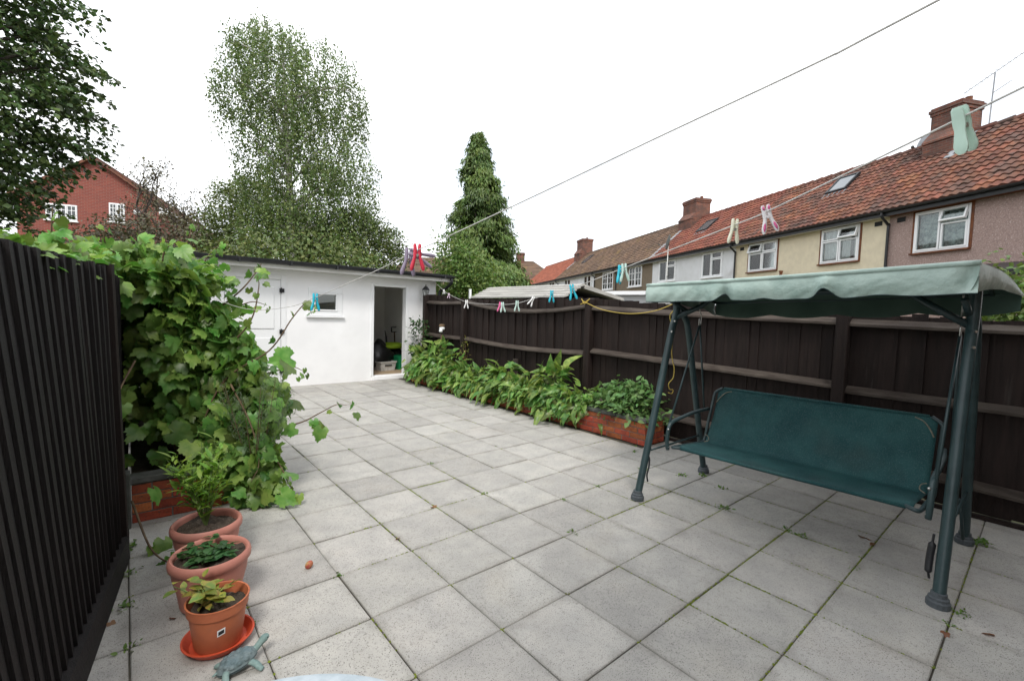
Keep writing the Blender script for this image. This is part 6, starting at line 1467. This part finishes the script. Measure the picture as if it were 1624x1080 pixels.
for k in range(nb):
    z = 1.7 + 4.85 * (k + r0.random()) / nb; a, b = np.interp(z, zs, [r[1] for r in CO][::-1]), np.interp(z, zs, [r[2] for r in CO][::-1])
    th = k * 2.4 + r0.normal(0, .3); hw = (b - a) / 2 * r0.uniform(.80, 1.45); d = math.cos(th) * FX + math.sin(th) * FW; base = (a + b) / 2 * FX + UP * (z + .12)
    m = int(260 + 620 * hw); t = r0.random(m) ** .6; side = np.cross(d, UP)
    p = base + d * (hw * t)[:, None] + side * (r0.normal(0, .16, m) * (.35 + t * .6))[:, None] * (hw + .25) + UP * (.10 * t - .34 * t ** 2.2 * (hw + .25))[:, None]
    p = p - UP * (r0.random(m) ** 1.6 * .34 * (t > .25))[:, None] + r0.normal(0, .03, (m, 3))
    PP.append(p); TTt.append(d * .55 - UP * .85 + r0.normal(0, .35, (m, 3))); NN.append(d * .7 + UP * .5 + r0.normal(0, .4, (m, 3))); TI.append(np.clip(r0.random() * .5 + r0.random(m) * .5, 0, .999))
PP = np.vstack(PP); tag(scatter('crown', SPRAY, np.vstack(TTt), np.vstack(NN), PP, r0.uniform(.07, .16, len(PP)), M['conleaf'], ct_, np.concatenate(TI), False), kind='stuff')
LI = [(10.57, -1.49, 2.2), (9.59, -3.43, 2.6), (8.6, -4.52, 2.9), (7.76, -4.87, 3.05), (7.05, -4.92, 3.1), (6.48, -4.96, 3.0), (5.9, -5.0, 3.2), (5.32, -4.9, 2.45), (4.74, -4.79, 2.3), (4.16, -4.53, 1.75), (3.75, -3.96, 1.9), (3.4, -3.38, 1.2)]
lt = root('lime_tree', 'large dark leafy tree filling the top left corner', 'tree', (-4.03, 15.03, 0))
LTD = 11.0
limbs(lt, LI, 2.2, 9.5, M['bark_dark'], 20, .07, 6, .28, 10.0)
crown_mass('crown', lt, LI, 900, 52, 'layer', .14, DIAMOND, M['limeleaf'], 7, .7, .05, .42)
LA = [(6.63, -0.1, 1.45), (6.25, -1.01, 2.22), (5.49, -1.28, 2.74), (4.72, -1.54, 3.0), (3.44, -1.69, 3.27), (2.2, -1.43, 3.01)]
la = root('garden_tree', 'bushy green tree left of the birch trunk', 'tree', (2.81, 19.73, 0))
limbs(la, LA, 1.5, 6, M['bark_dark'], 9, .05, 8, .15, 6.2); crown_mass('crown', la, LA, 900, 34, 'spray', .095, DIAMOND, M['lowleaf'], 9, .8, .1, .45)
LB = [(5.28, -0.16, 0.95), (4.91, -1.5, 1.57), (4.3, -1.99, 1.95), (3.69, -2.24, 2.1), (2.4, -2.24, 1.97)]
lb_ = root('garden_tree', 'bushy olive green tree right of the birch trunk', 'tree', (5.93, 15.77, 0))
limbs(lb_, LB, 1.5, 4.8, M['bark_dark'], 9, .045, 10, .13, 5.0); crown_mass('crown', lb_, LB, 850, 34, 'spray', .09, DIAMOND, M['lowleaf'], 11, .8, .1, .45)
# sparse twiggy tree with brownish leaves
bare = root('twiggy_tree', 'sparse brownish twiggy tree in front of the brick house', 'tree', (.68, 22.83, 0))
rb_ = np.random.default_rng(31); tips = []
trunk = MB(); tw = MB()
def grow(p, d, L, r, lev):
    n = 4; pts = [p]
    for k in range(n):
        d = unit(d + rb_.normal(0, .16, 3) + UP * .04); p = p + d * L / n; pts.append(p)
    (trunk if lev < 2 else tw).tube(pts, np.linspace(r, r * .6, n + 1), 6 if lev < 2 else 4, cap=False)
    if lev >= 4: tips.append((pts[-1], d)); tips.append((pts[-2], d)); return
    for k in range(3 if lev < 3 else 4):
        s = pts[-1] if k < 2 else pts[2 + k % 2]
        grow(s, unit(d + rb_.normal(0, .55, 3) * np.array([1, 1, .6]) + UP * .05), L * rb_.uniform(.55, .8), r * .6, lev + 1)
grow(np.array([0., 0, -.05]), np.array([.02, 0, 1.]), 3.4, .12, 0)
grow(np.array([.5, .3, -.05]), np.array([.15, .05, 1.]), 3.0, .10, 0)
trunk.build('trunk', M['bark_dark'], bare, smooth=True); o = tw.build('twigs', M['bark_dark'], bare); o['kind'] = 'stuff'
tp = np.array([t[0] for t in tips]); td = np.array([t[1] for t in tips])
NT = 4200; idx = rb_.integers(0, len(tp), NT); P = tp[idx] + rb_.normal(0, .13, (NT, 3)); 
tag(scatter('crown', DIAMOND, td[idx] + rb_.normal(0, .7, (NT, 3)), UP + rb_.normal(0, .6, (NT, 3)), P, rb_.uniform(.06, .13, NT), M['plumleaf'], bare, None, False), kind='stuff')
def hedge(name, label, B, rows, ncl, per, ls, mat, seed, cat='bush'):
    h = root(name, label, cat, (B[0], B[1], 0)); limbs(h, rows, .3, rows[0][0] * .8, M['bark_dark'], 5, .025, seed, .05, rows[0][0] * .8)
    crown_mass('crown', h, rows, ncl, per, 'puff', ls, DIAMOND, mat, seed, .8, .08, .45); return h
hedge('light_bush', 'pale green bush at the foot of the conifer', (5.41, 7.70), [(3.2, -.27, .2), (2.82, -.42, .45), (2.35, -.49, 1.0), (1.6, -.48, 1.6)], 420, 16, .085, M['bushleaf'], 41)
hedge('roadside_bush', 'green bush peeping over the fence at the right edge', (8.10, -1.78), [(2.17, -.15, .6), (2.0, -.25, .9), (1.4, -.3, 1.1)], 260, 16, .085, M['bushleaf'], 43)
hedge('brown_hedge', 'brownish green hedge below the twiggy tree', (-.2, 20.5), [(4.6, -.5, 1.6), (4.2, -2.0, 2.3), (3.6, -2.8, 2.8), (1.5, -3, 3)], 900, 16, .12, M['plumleaf'], 45, 'hedge')
hedge('tall_hedge', 'dull green hedge behind the outbuilding roof', (3.2, 13.2), [(3.6, -1.5, 1.5), (3.3, -2.6, 2.6), (2.4, -3, 3), (1, -3, 3)], 700, 16, .11, M['lowleaf'], 47, 'hedge')
